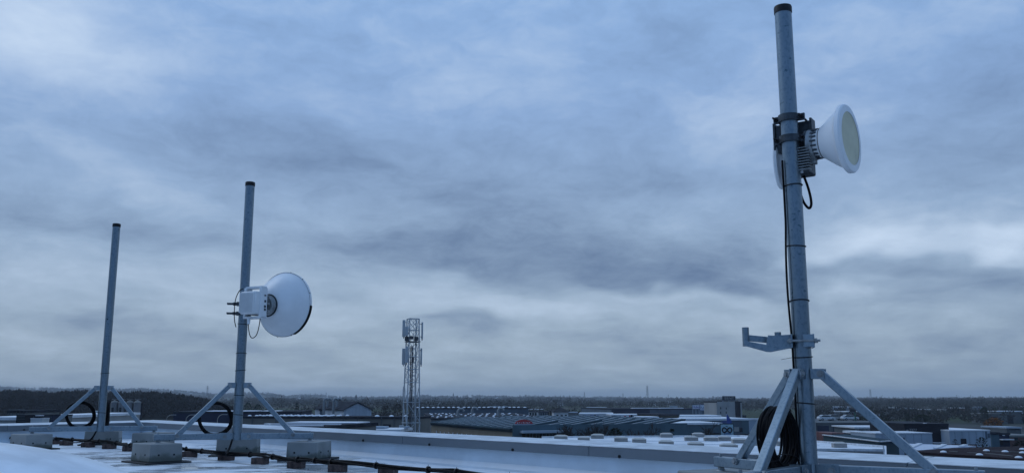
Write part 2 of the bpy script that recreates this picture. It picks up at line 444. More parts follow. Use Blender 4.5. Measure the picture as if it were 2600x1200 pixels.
def build_ground():
    rings = [12, 30, 60, 120, 200, 300, 400, 520, 680, 880, 1100, 1400, 1750, 2150, 2600, 3100, 3600, 4100, 4500, 4800, 5200, 6000, 7500, 9500]
    angs = [R(-180 + 6 * i) for i in range(23)] + [R(-42 + .7 * i) for i in range(121)] + [R(48 + 6 * i) for i in range(22)]
    v = []; f = []; n = len(angs)
    for r in rings:
        for a in angs:
            x, y = r * math.sin(a), r * math.cos(a); v.append((x, y, terrain_z(x, y)))
    v.append((0, 0, G)); c = len(v) - 1
    for i in range(n): f.append((c, (i + 1) % n, i))
    for k in range(len(rings) - 1):
        for i in range(n):
            f.append((k * n + i, k * n + (i + 1) % n, (k + 1) * n + (i + 1) % n, (k + 1) * n + i))
    m = bpy.data.materials.new('fields_and_yards'); m.use_nodes = True
    t = m.node_tree; b = t.nodes['Principled BSDF']; b.inputs['Roughness'].default_value = .95; b.inputs['Specular IOR Level'].default_value = .1
    tcn = t.nodes.new('ShaderNodeTexCoord')
    vo = t.nodes.new('ShaderNodeTexVoronoi'); vo.inputs['Scale'].default_value = .0045; t.links.new(tcn.outputs['Object'], vo.inputs['Vector'])
    rp = t.nodes.new('ShaderNodeValToRGB'); rp.color_ramp.interpolation = 'CONSTANT'
    cols = [(.044, .060, .026), (.060, .052, .040), (.038, .050, .024), (.055, .050, .040), (.042, .056, .028), (.04, .038, .032)]
    rp.color_ramp.elements[0].color = cols[0] + (1,); rp.color_ramp.elements[1].position = .84; rp.color_ramp.elements[1].color = cols[-1] + (1,)
    for i, c_ in enumerate(cols[1:-1]):
        e = rp.color_ramp.elements.new(.17 * (i + 1)); e.color = c_ + (1,)
    sx = t.nodes.new('ShaderNodeSeparateColor'); t.links.new(vo.outputs['Color'], sx.inputs[0]); t.links.new(sx.outputs[0], rp.inputs[0])
    nz = t.nodes.new('ShaderNodeTexNoise'); nz.inputs['Scale'].default_value = .02; nz.inputs['Detail'].default_value = 6
    t.links.new(tcn.outputs['Object'], nz.inputs['Vector'])
    ln = t.nodes.new('ShaderNodeVectorMath'); ln.operation = 'LENGTH'; t.links.new(tcn.outputs['Object'], ln.inputs[0])
    mr = t.nodes.new('ShaderNodeMapRange'); mr.inputs[1].default_value = 330; mr.inputs[2].default_value = 420
    t.links.new(ln.outputs['Value'], mr.inputs[0])
    ya = t.nodes.new('ShaderNodeValToRGB'); ya.color_ramp.elements[0].position = .35; ya.color_ramp.elements[0].color = (.04, .042, .045, 1)
    ya.color_ramp.elements[1].position = .7; ya.color_ramp.elements[1].color = (.10, .10, .095, 1); t.links.new(nz.outputs['Fac'], ya.inputs[0])
    mx = t.nodes.new('ShaderNodeMix'); mx.data_type = 'RGBA'; t.links.new(mr.outputs[0], mx.inputs[0])
    t.links.new(ya.outputs[0], mx.inputs[6]); t.links.new(rp.outputs[0], mx.inputs[7])
    t.links.new(mx.outputs[2], b.inputs['Base Color'])
    mb = MB(); mb.add(v, f)
    o = mb.build('ground', m); fixn(o)
    return struct(o)
build_ground()

ZP = 0.24                                   # top of the parapet
Cn = onz(384, 1066, ZP); Rn = onz(2600, 1172.5, ZP); Ln = onz(0, 1075, ZP)
dR = Vector((Rn.x - Cn.x, Rn.y - Cn.y, 0)).normalized(); dL = Vector((Ln.x - Cn.x, Ln.y - Cn.y, 0)).normalized()
nR = Vector((dR.y, -dR.x, 0)); nL = Vector((-dL.y, dL.x, 0))
for v_ in (nR, nL):
    if v_.dot(-Cn) < 0: v_.negate()
C0 = Vector((Cn.x, Cn.y, 0))
deck_poly = [C0, C0 + dL * 26, Vector((-20, -14, 0)), Vector((14, -14, 0)), C0 + dR * 28]
o = MB().prism([(p.x, p.y) for p in deck_poly], G, 0.0).build('roof_deck', ROOFM, smooth=False); fixn(o); struct(o)
# welded laps of the membrane: thin raised strips running along the long parapet
LAPM = material('membrane_lap', (.52, .53, .53), .3, 0, .12, 3)
for k, dist in enumerate((1.55, 3.05, 4.55, 6.05)):
    a = C0 + nR * dist + dR * 1.2; b = a + dR * 16
    MB().beam(a + Vector((0, 0, .001)), b + Vector((0, 0, .001)), .05, .005).build('membrane_lap', LAPM, o, smooth=False)

for k in range(7):
    a = C0 + dR * (2.6 + k * 2.1) + nR * (.40 if k % 2 else 1.58); b = a + nR * (1.15 if k % 2 else 1.45)
    MB().beam(a + Vector((0, 0, .0012)), b + Vector((0, 0, .0012)), .045, .0045).build('membrane_lap', LAPM, o, smooth=False)
UPST = material('upstand_membrane', (.58, .66, .73), .32, 0, .10, 1.2, (1, 1, 1), .06, 5, rough2=.5)
def parapet(label, d, n, length, drop, screws_px):
    t = thing('parapet_wall', label, 'parapet', C0)
    up = Vector((0, 0, 1)); th = .30
    # membrane covered upstand, foot slightly coved
    fixn(MB().extr([(0, -.3), (0, ZP - .03), (th - .03, ZP - .03), (th - .03, .05), (th, .012), (th + .05, .002), (th + .05, -.3)], (0, 0, 0), n, up, d, -.02, length).build('upstand', UPST, t, smooth=False))
    pl = 2.35; k = 0; s = 0.0
    while s < length:
        e = min(s + pl - .006, length)
        pan = MB().extr([(-.03, ZP - .10), (-.03, ZP - drop), (th + .012, ZP - .018 - drop), (th + .012, ZP - .082), (th + .004, ZP - .086), (th + .004, ZP - .03), (-.02, ZP - .014)],
                        (0, 0, 0), n, up, d, s, e).build('cap_panel', CAPM, t, smooth=False); fixn(pan)
        fr = MB().extr([(-.028, ZP + .002 - drop), (th + .006, ZP - .0155 - drop), (th + .006, ZP - .011 - drop), (-.028, ZP + .006 - drop)], (0, 0, 0), n, up, d, s + .002, e - .002)
        fr.build('sheen_film', CAP_SHEEN, pan, smooth=False)  # thin added sheet, sky sheen painted as a lighter colour
        s += pl; k += 1
    for px in screws_px:
        rr = ray(px, 1100); q = Vector((rr.x, rr.y, 0))
        # where the ray's plan line crosses the inner face
        P0 = C0 + n * (th + .012)
        den_ = q.x * d.y - q.y * d.x
        s_ = (P0.y * q.x - P0.x * q.y) / den_ * -1
        if 0 < s_ < length:
            c = d * s_ + n * (th + .012) + up * (ZP - .074)
            MB().cyl(c, c + n * .006, .012, n=10).cyl(c + n * .006, c + n * .014, .007, .004, n=8).build('screw', BLACK, t)
    return t
parapet('long grey capped parapet along the roof edge, running from the corner past the right mast', dR, nR, 26, 0.0, [462, 566, 676, 790, 923, 1091, 1302, 1572, 1900, 2330])
parapet('short grey capped parapet behind the leftmost mast, meeting the long one at the corner', dL, nL, 22, 0.003, [60, 200, 330])
# joint sleeve at the corner
# ================================================================== masts on the roof
def unit(a): return Vector((math.cos(R(a)), math.sin(R(a)), 0))
UP = Vector((0, 0, 1))
ZF = 0.22                                    # centre of the base frame
POLE_R = .0445
def mast(label, X, Y, arms, ties, ztop=2.67):
    t = thing('antenna_mast', label, 'mast', (X, Y, 0), 0, 'galvanised tripod masts')
    MB().cyl((0, 0, ZF - .035), (0, 0, ztop - .01), POLE_R, n=40).build('pole', GALV, t)
    MB().lathe([(.0475, ztop - .042), (.0480, ztop - .012), (.0455, ztop - .003), (.038, ztop)], 32).build('end_cap', BLACK, t)
    hub = MB().cyl((0, 0, ZF - .03), (0, 0, ZF + .03), POLE_R + .006, n=32)
    hub.build('hub_sleeve', GALV, t)
    for (ang, ln) in arms:
        a = unit(ang); sd_ = unit(ang + 90)
        arm = MB().beam(a * .05 + UP * ZF, a * ln + UP * ZF, .05, .055).build('base_arm', GALVB, t, .004)
        for s_ in (-1, 1):
            MB().beam(a * .042 + sd_ * s_ * .030 + UP * ZF, a * .15 + sd_ * s_ * .030 + UP * ZF, .006, .062).build('hub_plate', GALVB, t, .001)
        for q in (a * .115 + UP * ZF, a * (ln * .73) + UP * (ZF + .012)):
            MB().cyl(q - sd_ * .045, q + sd_ * .045, .012, n=6).cyl(q - sd_ * .037, q + sd_ * .037, .019, n=14).build('bolt', GREYM, t)
        # levelling foot
        f = a * (ln - .035)
        MB().cyl(f + UP * .172, f + UP * (ZF + .045), .008, n=10).cyl(f + UP * (ZF - .046), f + UP * (ZF - .029), .018, n=6).cyl(f + UP * .170, f + UP * .177, .03, .026, n=18).build('levelling_foot', GREYM, t)
        # strut and its lugs
        top = a * .088 + UP * .69; bot = a * (ln * .73) + UP * (ZF + .012)
        MB().beam(top + (top - bot).normalized() * .018, bot - (top - bot).normalized() * .02, .042, .042).build('strut', GALVB, t, .004)
        for s_ in (-1, 1):
            MB().beam(a * .040 + sd_ * s_ * .026 + UP * .69, a * .106 + sd_ * s_ * .026 + UP * .69, .006, .05).build('lug_plate', GALVB, t, .001)
        MB().cyl(top - sd_ * .042, top + sd_ * .042, .011, n=6).cyl(top - sd_ * .033, top + sd_ * .033, .018, n=14).build('lug_bolt', GREYM, t)
    for z in ties:
        k = [Vector((math.cos(i / 24 * 6.2832) * (POLE_R + .003), math.sin(i / 24 * 6.2832) * (POLE_R + .003), z + .004 * math.sin(i / 24 * 6.2832 + z * 9))) for i in range(24)]
        MB().tube(k, .0032, 6, True).build('cable_tie', BLACK, t)
    return t
XL, YL = -4.84, 10.80
XM, YM = -2.588, 8.65
XR, YR = 1.476, 4.60
ARM_L = [(207, .745), (12, .63), (111, .80)]
ARM_M = [(205, .73), (6, .71), (105, .80)]
ARM_R = [(329, .78), (229, .76), (117, .70)]
mL = mast('bare galvanised mast farthest left, with nothing mounted on its pole', XL, YL, ARM_L, [.86, .40])
mM = mast('galvanised mast carrying the big white dish, second from the left', XM, YM, ARM_M, [.99, .83, .60, .415, 1.27])
mR = mast('tall nearest galvanised mast on the right, carrying two small dishes', XR, YR, ARM_R, [1.665, 1.345, 1.06, .775, .545])
# bolt hole on the bare pole
MB().cyl(Vector((0, -POLE_R + .003, 1.50)), Vector((0, -POLE_R - .003, 1.50)), .008, n=12).build('bolt_hole', BLACK, mL)
# tie tail on the right mast
MB().beam(Vector((-.044, -.01, .775)), Vector((-.115, -.02, .762)), .004, .002).build('tie_tail', BLACK, mR)
# cable that runs down the right pole
pts = []
for i in range(40):
    z = 1.80 - i * (1.80 - .25) / 39
    off = .052 + .010 * max(0, math.sin((z - .86) * 5.2)) * (1 if z < 1.66 else 0)
    pts.append(Vector((-off, -.012, z)))
MB().tube(pts, .0058, 8).build('feed_cable', CABLE, mR)
pts = [Vector((-.035 - .002 * math.sin(i), .046, 1.35 - i * .055)) for i in range(21)]
MB().tube(pts, .005, 6).build('feed_cable', CABLE, mM)

# concrete ballast blocks on rubber mats
hole_me = None
def block(px_label, X, Y, axis_deg, label):
    t = thing('ballast_block', label, 'concrete block', (X, Y, 0), R(axis_deg - 90), 'concrete ballast blocks')
    zt = .17
    b = MB()
    w1, d1, w0, d0 = .292, .392, .302, .402
    b.add([(-w0/2, -d0/2, .014), (w0/2, -d0/2, .014), (w0/2, d0/2, .014), (-w0/2, d0/2, .014), (-w1/2, -d1/2, zt), (w1/2, -d1/2, zt), (w1/2, d1/2, zt), (-w1/2, d1/2, zt)],
          [(3, 2, 1, 0), (4, 5, 6, 7), (0, 1, 5, 4), (1, 2, 6, 5), (2, 3, 7, 6), (3, 0, 4, 7)])
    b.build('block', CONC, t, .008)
    for sx in (-1, 1):
        for dy in (-.10, .10): MB().cyl((sx * (w0/2 - .012), dy, .075), (sx * (w0/2 + .0015), dy, .075), .0085, n=10).build('lifting_hole', BLACK, t)
    for sy in (-1, 1):
        for dx in (-.07, .07): MB().cyl((dx, sy * (d0/2 - .012), .075), (dx, sy * (d0/2 + .0015), .075), .0085, n=10).build('lifting_hole', BLACK, t)
    MB().box((0, 0, .007), (.42, .52, .014)).build('rubber_mat', RUBBER, t, .002)
    return t
def blocks(X, Y, arms, axes, labels):
    for (ang, ln), ax_, lb in zip(arms, axes, labels):
        p = Vector((X, Y, 0)) + unit(ang) * (ln - .035)
        block(None, p.x, p.y, ax_, lb)
blocks(XL, YL, ARM_L, (142, 72, 16), ['concrete block at far left, under the left foot of the bare mast', 'concrete block half hidden behind another, under the right foot of the bare mast', 'concrete block directly behind the pole of the bare leftmost mast'])
blocks(XM, YM, ARM_M, (135, 82, 9), ['concrete block in front, on a wide black mat, under left foot of the dish mast', 'concrete block under the right foot of the big dish mast', 'concrete block directly behind the pole of the big dish mast'])
blocks(XR, YR, ARM_R, (60, 140, 26), ['concrete block under the right foot of the nearest mast', 'concrete block under the front left foot of the nearest mast', 'concrete block by the parapet under the back foot of the nearest mast'])

# coils of spare cable hung on the struts
def coil(label, X, Y, ang, s, z, r, br, bw, side, turns, seed):
    rr_ = random.Random(seed); a = unit(ang); n = unit(ang + 90) * side
    c = Vector((X, Y, 0)) + a * s + n * (bw + .03) + UP * z
    t = thing('cable_coil', label, 'cable coil', c, 0, 'coils of spare cable')
    pts = []; steps = 36
    o_r = 0; o_n = 0
    tgt = (0, 0)
    for k in range(turns):
        nxt = (rr_.uniform(-br, br), rr_.uniform(-bw, bw))
        for i in range(steps):
            f_ = i / steps; q = f_ * f_ * (3 - 2 * f_)
            orr = tgt[0] * (1 - q) + nxt[0] * q; on = tgt[1] * (1 - q) + nxt[1] * q
            th = 2 * math.pi * f_ + math.pi * 1.2
            sq = 1.0 + .05 * math.sin(2 * th)
            pts.append(a * ((r + orr) * math.cos(th) * sq) + UP * ((r + orr) * math.sin(th)) + n * on)
        tgt = nxt
    MB().tube(pts, .0062, 6).build('cable', CABLE, t)
    for k, th in enumerate((1.9, 3.9, 5.6)):
        cc = a * (r * math.cos(th)) + UP * (r * math.sin(th)); rad = (a * math.cos(th) + UP * math.sin(th))
        ring = [cc + rad * ((br + .009) * math.cos(u / 14 * 6.2832)) + n * ((bw + .009) * math.sin(u / 14 * 6.2832)) for u in range(14)]
        MB().tube(ring, .003, 5, True).build('binding_tie', BLACK, t)
    return t
coil('coil of black cable hung beside the left strut of the bare leftmost mast', XL, YL, 207, .225, .375, .148, .018, .022, -1, 16, 1)
coil('black cable coil seen edge on behind the pole of the bare leftmost mast', XL, YL, 111, .25, .385, .145, .016, .020, -1, 12, 2)
coil('coil of black cable hung beside the left strut of the big dish mast', XM, YM, 205, .195, .378, .146, .012, .020, -1, 11, 3)
coil('thick coil of black cable behind the front strut of the nearest mast', XR, YR, 229, .172, .375, .140, .016, .048, -1, 34, 4)

# ------------------------------------------------------------------ the big white dish and its radio
def frame_to(D, up=UP):
    D = D.normalized(); x = up.cross(D).normalized(); y = D.cross(x)
    return Matrix((x, y, D)).transposed().to_4x4()
def big_dish():
    e = Vector((-.275, .961, 0)); rp_ = Vector((.961, .275, 0))
    D = Vector((math.sin(R(25)), math.cos(R(25)), 0)); sd_ = Vector((D.y, -D.x, 0))
    z0 = 1.462
    O = Vector((XM, YM, 0)) + rp_ * .088 - e * .105
    t = thing('dish_antenna', 'large white dish antenna seen from behind, on the second mast', 'dish antenna', (O.x, O.y, z0))
    F = frame_to(D); A = Matrix.Translation(D * .222 + UP * .030) @ F @ Matrix.Diagonal((1.025, 1.025, 1.08, 1))
    prof = [(.075, -.004), (.105, .0), (.14, .016), (.19, .052), (.24, .100), (.28, .152), (.305, .198), (.309, .205), (.315, .206), (.315, .236), (.310, .240), (.25, .250), (.0, .262)]
    fixn(MB().lathe(prof, 72, A, False).build('reflector', WHITE, t))
    seam = [A @ Vector((.3155 * math.cos(i / 72 * 6.2832), .3155 * math.sin(i / 72 * 6.2832), .2065)) for i in range(72)]
    MB().tube(seam, .0022, 5, True).build('rim_seam', GREYM, t)
    arc = [A @ Vector((.3165 * math.cos(u), .3165 * math.sin(u), .222)) for u in [R(184 + 62 * i / 24) for i in range(25)]]
    mb = MB()
    for p, q in zip(arc, arc[1:]): mb.beam(p, q, .03, .012, (p - D * (p - A.translation).dot(D) - A.translation))
    mb.build('edge_trim', BLACK, t)
    for i in range(12):
        u = i / 12 * 6.2832 + .2
        p = A @ Vector((.317 * math.cos(u), .317 * math.sin(u), .215)); q = A @ Vector((.322 * math.cos(u), .322 * math.sin(u), .215))
        MB().cyl(p, q, .005, n=8).build('rim_clip', BLACK, t)
    for k_ in range(3):
        u0 = R(58 + 1.0 * k_); rr0 = .150 - .010 * k_
        seg = [A @ Vector((rr0 * math.cos(u0 + j_ * .03), rr0 * math.sin(u0 + j_ * .03), .0215 - .006 * k_ - .004)) for j_ in range(7 - k_)]
        MB().tube(seg, .0022, 4).build('printed_line', DARKM, t)
    MB().cyl(D * .06, D * .225, .066, n=36).cyl(D * .155, D * .208, .088, .100, n=36).build('neck', GREYM, t)
    MB().cyl(D * .10, D * .125, .082, n=36).cyl(D * .212, D * .2165, .112, n=40).build('neck_ring', DARKM, t)
    # radio unit: finned case on a white frame with a carrying handle
    fr = MB()
    W2 = .105; t0, t1 = -.02, .075
    for s_ in (-1, 1): fr.beam(sd_ * s_ * (W2 - .012) + D * ((t0 + t1) / 2) - UP * .145, sd_ * s_ * (W2 - .012) + D * ((t0 + t1) / 2) + UP * .15, .024, t1 - t0, D)
    fr.beam(-sd_ * W2 + D * .03 + UP * .153, sd_ * W2 + D * .03 + UP * .153, .07, .022)
    fr.beam(-sd_ * W2 + D * .03 - UP * .135, sd_ * W2 + D * .03 - UP * .135, .09, .022)
    fr.beam(D * -.01, D * .07, .18, .20)
    fr.build('radio_frame', WHITEP, t, .006)
    MB().beam(-D * .085, D * .0, .185, .215).build('radio_case', WHITEP, t, .014)
    fins = MB()
    for i in range(13):
        s_ = -.08 + i * .16 / 12
        fins.beam(sd_ * s_ - D * .094 - UP * .095, sd_ * s_ - D * .094 + UP * .095, .006, .02, D)
    fins.build('cooling_fins', WHITEP, t, .0015)
    for z, s_ in ((.02, .06), (-.03, .055), (-.06, .06), (.075, .05)):
        q = sd_ * .1065 + UP * z + D * (.025 + s_ * .3)
        MB().beam(q - D * .012, q + D * .012, .004, .022 if z < 0.07 else .012).build('marking', DARKM, t)
    for z in (.07, 0.0, -.07):
        q = sd_ * .09 + D * .085 + UP * z
        MB().cyl(q, q + sd_ * .03, .011, n=8).build('hinge_bolt', GREYM, t)
    # gland and drip loops
    g = sd_ * -.02 - D * .03 - UP * .145
    MB().cyl(g, g - UP * .055, .016, .013, n=14).build('cable_gland', WHITEP, t)
    def loop(P, r, nm='jumper_cable'):
        out = []; K = [Vector(p) for p in P]
        for i in range(len(K) - 1):
            p0, p1, p2, p3 = K[max(i - 1, 0)], K[i], K[i + 1], K[min(i + 2, len(K) - 1)]
            for j in range(8):
                u = j / 8
                out.append(.5 * ((2 * p1) + (p2 - p0) * u + (2 * p0 - 5 * p1 + 4 * p2 - p3) * u * u + (3 * p1 - p0 - 3 * p2 + p3) * u ** 3))
        out.append(K[-1]); return MB().tube(out, r, 7).build(nm, CABLE, t)
    lat = rp_; tow = -e
    loop([g - UP * .05, g - UP * .10 + lat * .003, g - UP * .165 + lat * .02, g - UP * .185 + lat * .045, g - UP * .15 + lat * .08, g - UP * .05 + lat * .10 + tow * .01, g + UP * .08 + lat * .105 + tow * .015, g + UP * .15 + lat * .10], .0042)
    loop([lat * -.10 + tow * .06 + UP * .13, lat * -.135 + tow * .03 + UP * .11, lat * -.165 + UP * .03, lat * -.17 - UP * .08, lat * -.163 - UP * .17, lat * -.15 - e * -.10 - UP * .22], .0042)
    # pole clamps
    for z in (.0, -.092):
        pc = rp_ * -.088 + e * .105 + UP * z
        m_ = MB().box(pc - rp_ * .052, (.03, .13, .03), Matrix.Rotation(math.atan2(rp_.y, rp_.x), 3, 'Z')).box(pc + rp_ * .052, (.03, .13, .03), Matrix.Rotation(math.atan2(rp_.y, rp_.x), 3, 'Z'))
        m_.build('pole_clamp', DARKM, t, .003)
        for s_ in (-1, 1):
            q = pc + e * (.052 * s_)
            MB().cyl(q + rp_ * .06, q - rp_ * .155, .0058, n=8).cyl(q - rp_ * .068, q - rp_ * .100, .011, n=6).build('clamp_rod', DARKM, t)
    MB().beam(rp_ * .0 + e * .08 - UP * .045, e * .04 - UP * .045 + rp_ * .03, .10, .13).build('mount_bracket', GREYM, t, .004)
    return t
big_dish()

# ------------------------------------------------------------------ radio with two small dishes on the nearest mast
def horn(parent, O, D, k=1.0, cream=True):
    A = Matrix.Translation(O) @ frame_to(D)
    prof = [(.079, -.145), (.084, -.135), (.104, -.108), (.130, -.075), (.150, -.044), (.157, -.034), (.168, -.030), (.1795, -.022), (.1800, -.004), (.174, .003), (.140, .005)]
    prof = [(r * k, z * k) for r, z in prof]
    h = fixn(MB().lathe(prof, 64, A, False).build('dish_shell', WHITE, parent))
    r0 = .140 * k
    fixn(MB().lathe([(r0, .0035 * k), (r0 * .9, .002 * k), (r0 * .5, .0045 * k), (0.0005, .006 * k)], 48, A, False).build('radome', CREAM if cream else WHITE, h))
    MB().lathe([(.0825 * k, -.142 * k), (.0825 * k, -.134 * k)], 48, A).build('seal_ring', BLACK, h)
    return h
def small_radio():
    P = Vector((0, 0, 0)); zc = 1.885
    t = thing('radio_antenna', 'dark finned radio with a cream faced small dish, clamped to the nearest mast', 'antenna', (XR, YR, zc))
    rp_ = Vector((.943, -.332, 0)); e = Vector((.332, .943, 0))
    D = Vector((math.sin(R(128)), math.cos(R(128)), 0)); c = Vector((-.55, -.835, 0)); pp = Vector((c.y, -c.x, 0))   # pp points left on the picture
    O = rp_ * .118 + e * .035
    rimc = O + D * .186 + UP * .004
    horn(t, rimc, D)
    neck = MB().cyl(rimc - D * .146, rimc - D * .19, .078, .070, n=32)
    neck.build('neck', WHITEP, t)
    ribs = MB()
    Fm = frame_to(D)
    for i in range(20):
        u = i / 20 * 6.2832; rad = (Fm @ Vector((math.cos(u), math.sin(u), 0)))
        q = rimc - D * .168 + rad * .076
        ribs.beam(q - D * .016, q + D * .016, .010, .012, rad)
    ribs.build('neck_ribs', DARKM, t, .001)
    # lever clips on the neck, pale casting behind it
    MB().cyl(O - D * .02, O + D * .012, .086, .080, n=28).beam(O - UP * .10 - D * .02, O + UP * .08 - D * .02, .05, .05, D).build('transition_casting', GREYM, t, .003)
    # mount box behind the pole
    mc = -c * .082
    MB().beam(mc - UP * .03 + UP * .17, mc - UP * .02, .19, .05, c).build('mount_plate', DARKM, t, .004)
    for s_ in (-1, 1):
        MB().beam(mc + pp * (.098 * s_) + UP * .15, mc + pp * (.098 * s_) - UP * .03, .012, .075, c).build('mount_side_plate', DARKM, t, .002)
    MB().beam(mc - pp * .09 + UP * .03, O - D * .01 + UP * .01, .05, .10).build('mount_arm', DARKM, t, .004)
    for z in (.148, .033):
        ring = MB(); k = 14; r0, r1 = POLE_R + .001, POLE_R + .012
        prev = None
        for i in range(k + 1):
            u = math.pi * (i / k) ; dirv_ = pp * math.cos(u) + c * math.sin(u)
            cur = dirv_ * ((r0 + r1) / 2) + UP * z
            if prev is not None: ring.beam(prev + (prev - cur) * .1, cur + (cur - prev) * .1, .011, .036)
            prev = cur
        for s_ in (-1, 1):
            ring.beam(pp * (POLE_R * s_) + UP * z, pp * ((POLE_R + .038) * s_) + UP * z, .014, .036)
        ring.build('clamp_strap', DARKM, t)
        for s_ in (-1, 1):
            q = pp * ((POLE_R + .024) * s_) + UP * z
            MB().cyl(q - c * .09, q + c * .058, .0055, n=8).cyl(q + c * .008, q + c * .020, .011, n=6).build('clamp_bolt', BLACK, t)
    # finned dark case under the mount
    B = O - D * .075 - UP * .085
    case = MB().beam(B + UP * .075, B - UP * .07, .12, .115, D)
    case.build('radio_case', DARKM, t, .010)
    fins = MB()
    for i in range(9):
        z = .06 - i * .0145
        fins.beam(B - D * .078 + UP * z - e * .05, B - D * .078 + UP * z + e * .05, .04, .004)
        fins.beam(B - e * .075 + UP * z - D * .05, B - e * .075 + UP * z + D * .05, .035, .004)
    fins.build('cooling_fins', GREYM, t)
    MB().beam(B - e * .062 - UP * .055 - D * .04, B - e * .062 - UP * .055 + D * .01, .003, .03).build('rating_label', SIGNW, t)
    # drip loop
    g = B - UP * .07 - D * .02
    MB().cyl(g, g - UP * .045, .013, .009, n=12).build('connector', BLACK, t)
    P_ = [g - UP * .04, g - UP * .09 + rp_ * .006, g - UP * .145 + rp_ * .022, g - UP * .175 + rp_ * .045, g - UP * .15 + rp_ * .058, g - UP * .08 + rp_ * .05, g - UP * .0 + rp_ * .028, g + UP * .05 + rp_ * .0 - e * .03]
    out = []
    for i in range(len(P_) - 1):
        p0, p1, p2, p3 = P_[max(i - 1, 0)], P_[i], P_[i + 1], P_[min(i + 2, len(P_) - 1)]
        for j in range(8):
            u = j / 8
            out.append(.5 * ((2 * p1) + (p2 - p0) * u + (2 * p0 - 5 * p1 + 4 * p2 - p3) * u * u + (3 * p1 - p0 - 3 * p2 + p3) * u ** 3))
    MB().tube(out, .0072, 8).build('jumper_cable', CABLE, t)
    # second, smaller white dish mostly behind the pole
    D2 = Vector((math.sin(R(-62)), math.cos(R(-62)), 0))
    t2 = thing('dish_antenna', 'small white dish half hidden behind the pole of the nearest mast', 'dish antenna', Vector((XR, YR, 0)) + e * .20 + UP * (zc - .045))
    horn(t2, rp_ * -.075, D2, .78, False)
    MB().cyl(rp_ * -.075 - D2 * .11, rp_ * .02 - e * .08 + UP * .02, .03, n=16).build('neck', GREYM, t2)
    return t
small_radio()

# ------------------------------------------------------------------ empty side bracket on the nearest mast
def side_bracket():
    zc = .855
    t = thing('side_bracket', 'empty galvanised side bracket with an upturned stub pipe on the nearest mast', 'bracket', (XR, YR, zc))
    b = Vector((-.975, .22, 0)); n = Vector((-.22, -.975, 0))          # b points left, n towards the viewer
    MB().cyl(b * .275 - UP * .022, b * .275 + UP * .075, .0175, n=20).build('stub_pipe', GALV, t)
    near = MB().extr([(.05, .034), (.15, .029), (.170, .023), (.176, -.016), (.285, .006), (.285, -.020), (.178, -.052), (.156, -.054), (.05, -.034)], (0, 0, 0), b, UP, n, .018, .026)
    fixn(near.build('near_arm_plate', GALVB, t, .001))
    far = MB()
    far.beam(b * .05 - n * .022, b * .165 - n * .022 + UP * .01, .008, .050)
    far.beam(b * .160 - n * .022 + UP * .01, b * .275 - n * .004 + UP * .022, .008, .032)
    far.build('far_arm_plate', GALVB, t, .001)
    MB().cyl(b * .115 - UP * .03, b * .115 + UP * .048, .0165, n=18).build('spacer_tube', GALV, t)
    MB().beam(b * .052 - UP * .034 - n * .0, b * .052 + UP * .034, .10, .008, b).build('clamp_plate', GALVB, t, .001)
    MB().beam(-b * .054 - UP * .034, -b * .054 + UP * .034, .10, .008, b).build('clamp_plate', GALVB, t, .001)
    MB().beam(-b * .03 + n * .051 - UP * .032, -b * .03 + n * .051 + UP * .032, .055, .006, n).build('clamp_ear', GALVB, t, .001)
    for s_ in (-1, 1):
        q = n * (.062 * s_)
        q = n * (.056 * s_)
        MB().cyl(q + b * .075, q - b * .085, .006, n=8).cyl(q - b * .058, q - b * .070, .012, n=6).cyl(q + b * .056, q + b * .068, .012, n=6).build('threaded_rod', GREYM, t)
side_bracket()

# ------------------------------------------------------------------ cable bundle on bricks
path_px = [(-90, 1106), (0, 1109), (60, 1110), (128, 1113), (170, 1114), (245, 1119), (295, 1124), (336, 1130), (400, 1135), (460, 1139), (482, 1140),
           (550, 1149), (616, 1151), (679, 1157), (750, 1165), (800, 1168), (850, 1172), (984, 1183), (1125, 1194.5), (1190, 1200), (1400, 1222)]
base = [onz(px, py, .072) for px, py in path_px]
def spline(K, m):
    out = []
    for i in range(len(K) - 1):
        p0, p1, p2, p3 = K[max(i - 1, 0)], K[i], K[i + 1], K[min(i + 2, len(K) - 1)]
        for j in range(m):
            u = j / m
            out.append(.5 * ((2 * p1) + (p2 - p0) * u + (2 * p0 - 5 * p1 + 4 * p2 - p3) * u * u + (3 * p1 - p0 - 3 * p2 + p3) * u ** 3))
    out.append(K[-1]); return out
sp = spline(base, 10)
tb = thing('cable_bundle', 'long bundle of black cables running across the roof on bricks', 'cable bundle', (sp[0].x, sp[0].y, 0))
org = Vector((sp[0].x, sp[0].y, 0))
for k in range(3):
    ph = k * 2.094
    pts = []
    for i, p in enumerate(sp):
        tw = ph + i * .11
        pts.append(p - org + Vector((0, math.cos(tw) * .013, math.sin(tw) * .011 + .004 * math.sin(i * .35 + k))))
    MB().tube(pts, .0095 if k < 2 else .008, 7).build('cable', CABLE, tb)
for i in range(6, len(sp) - 4, 9):
    p = sp[i] - org; d = (sp[i + 1] - sp[i - 1]).normalized()
    MB().cyl(p - d * .006, p + d * .006, .026, n=12).beam(p + UP * .02, p + UP * .036, .005, .003).build('cable_tie', BLACK, tb)
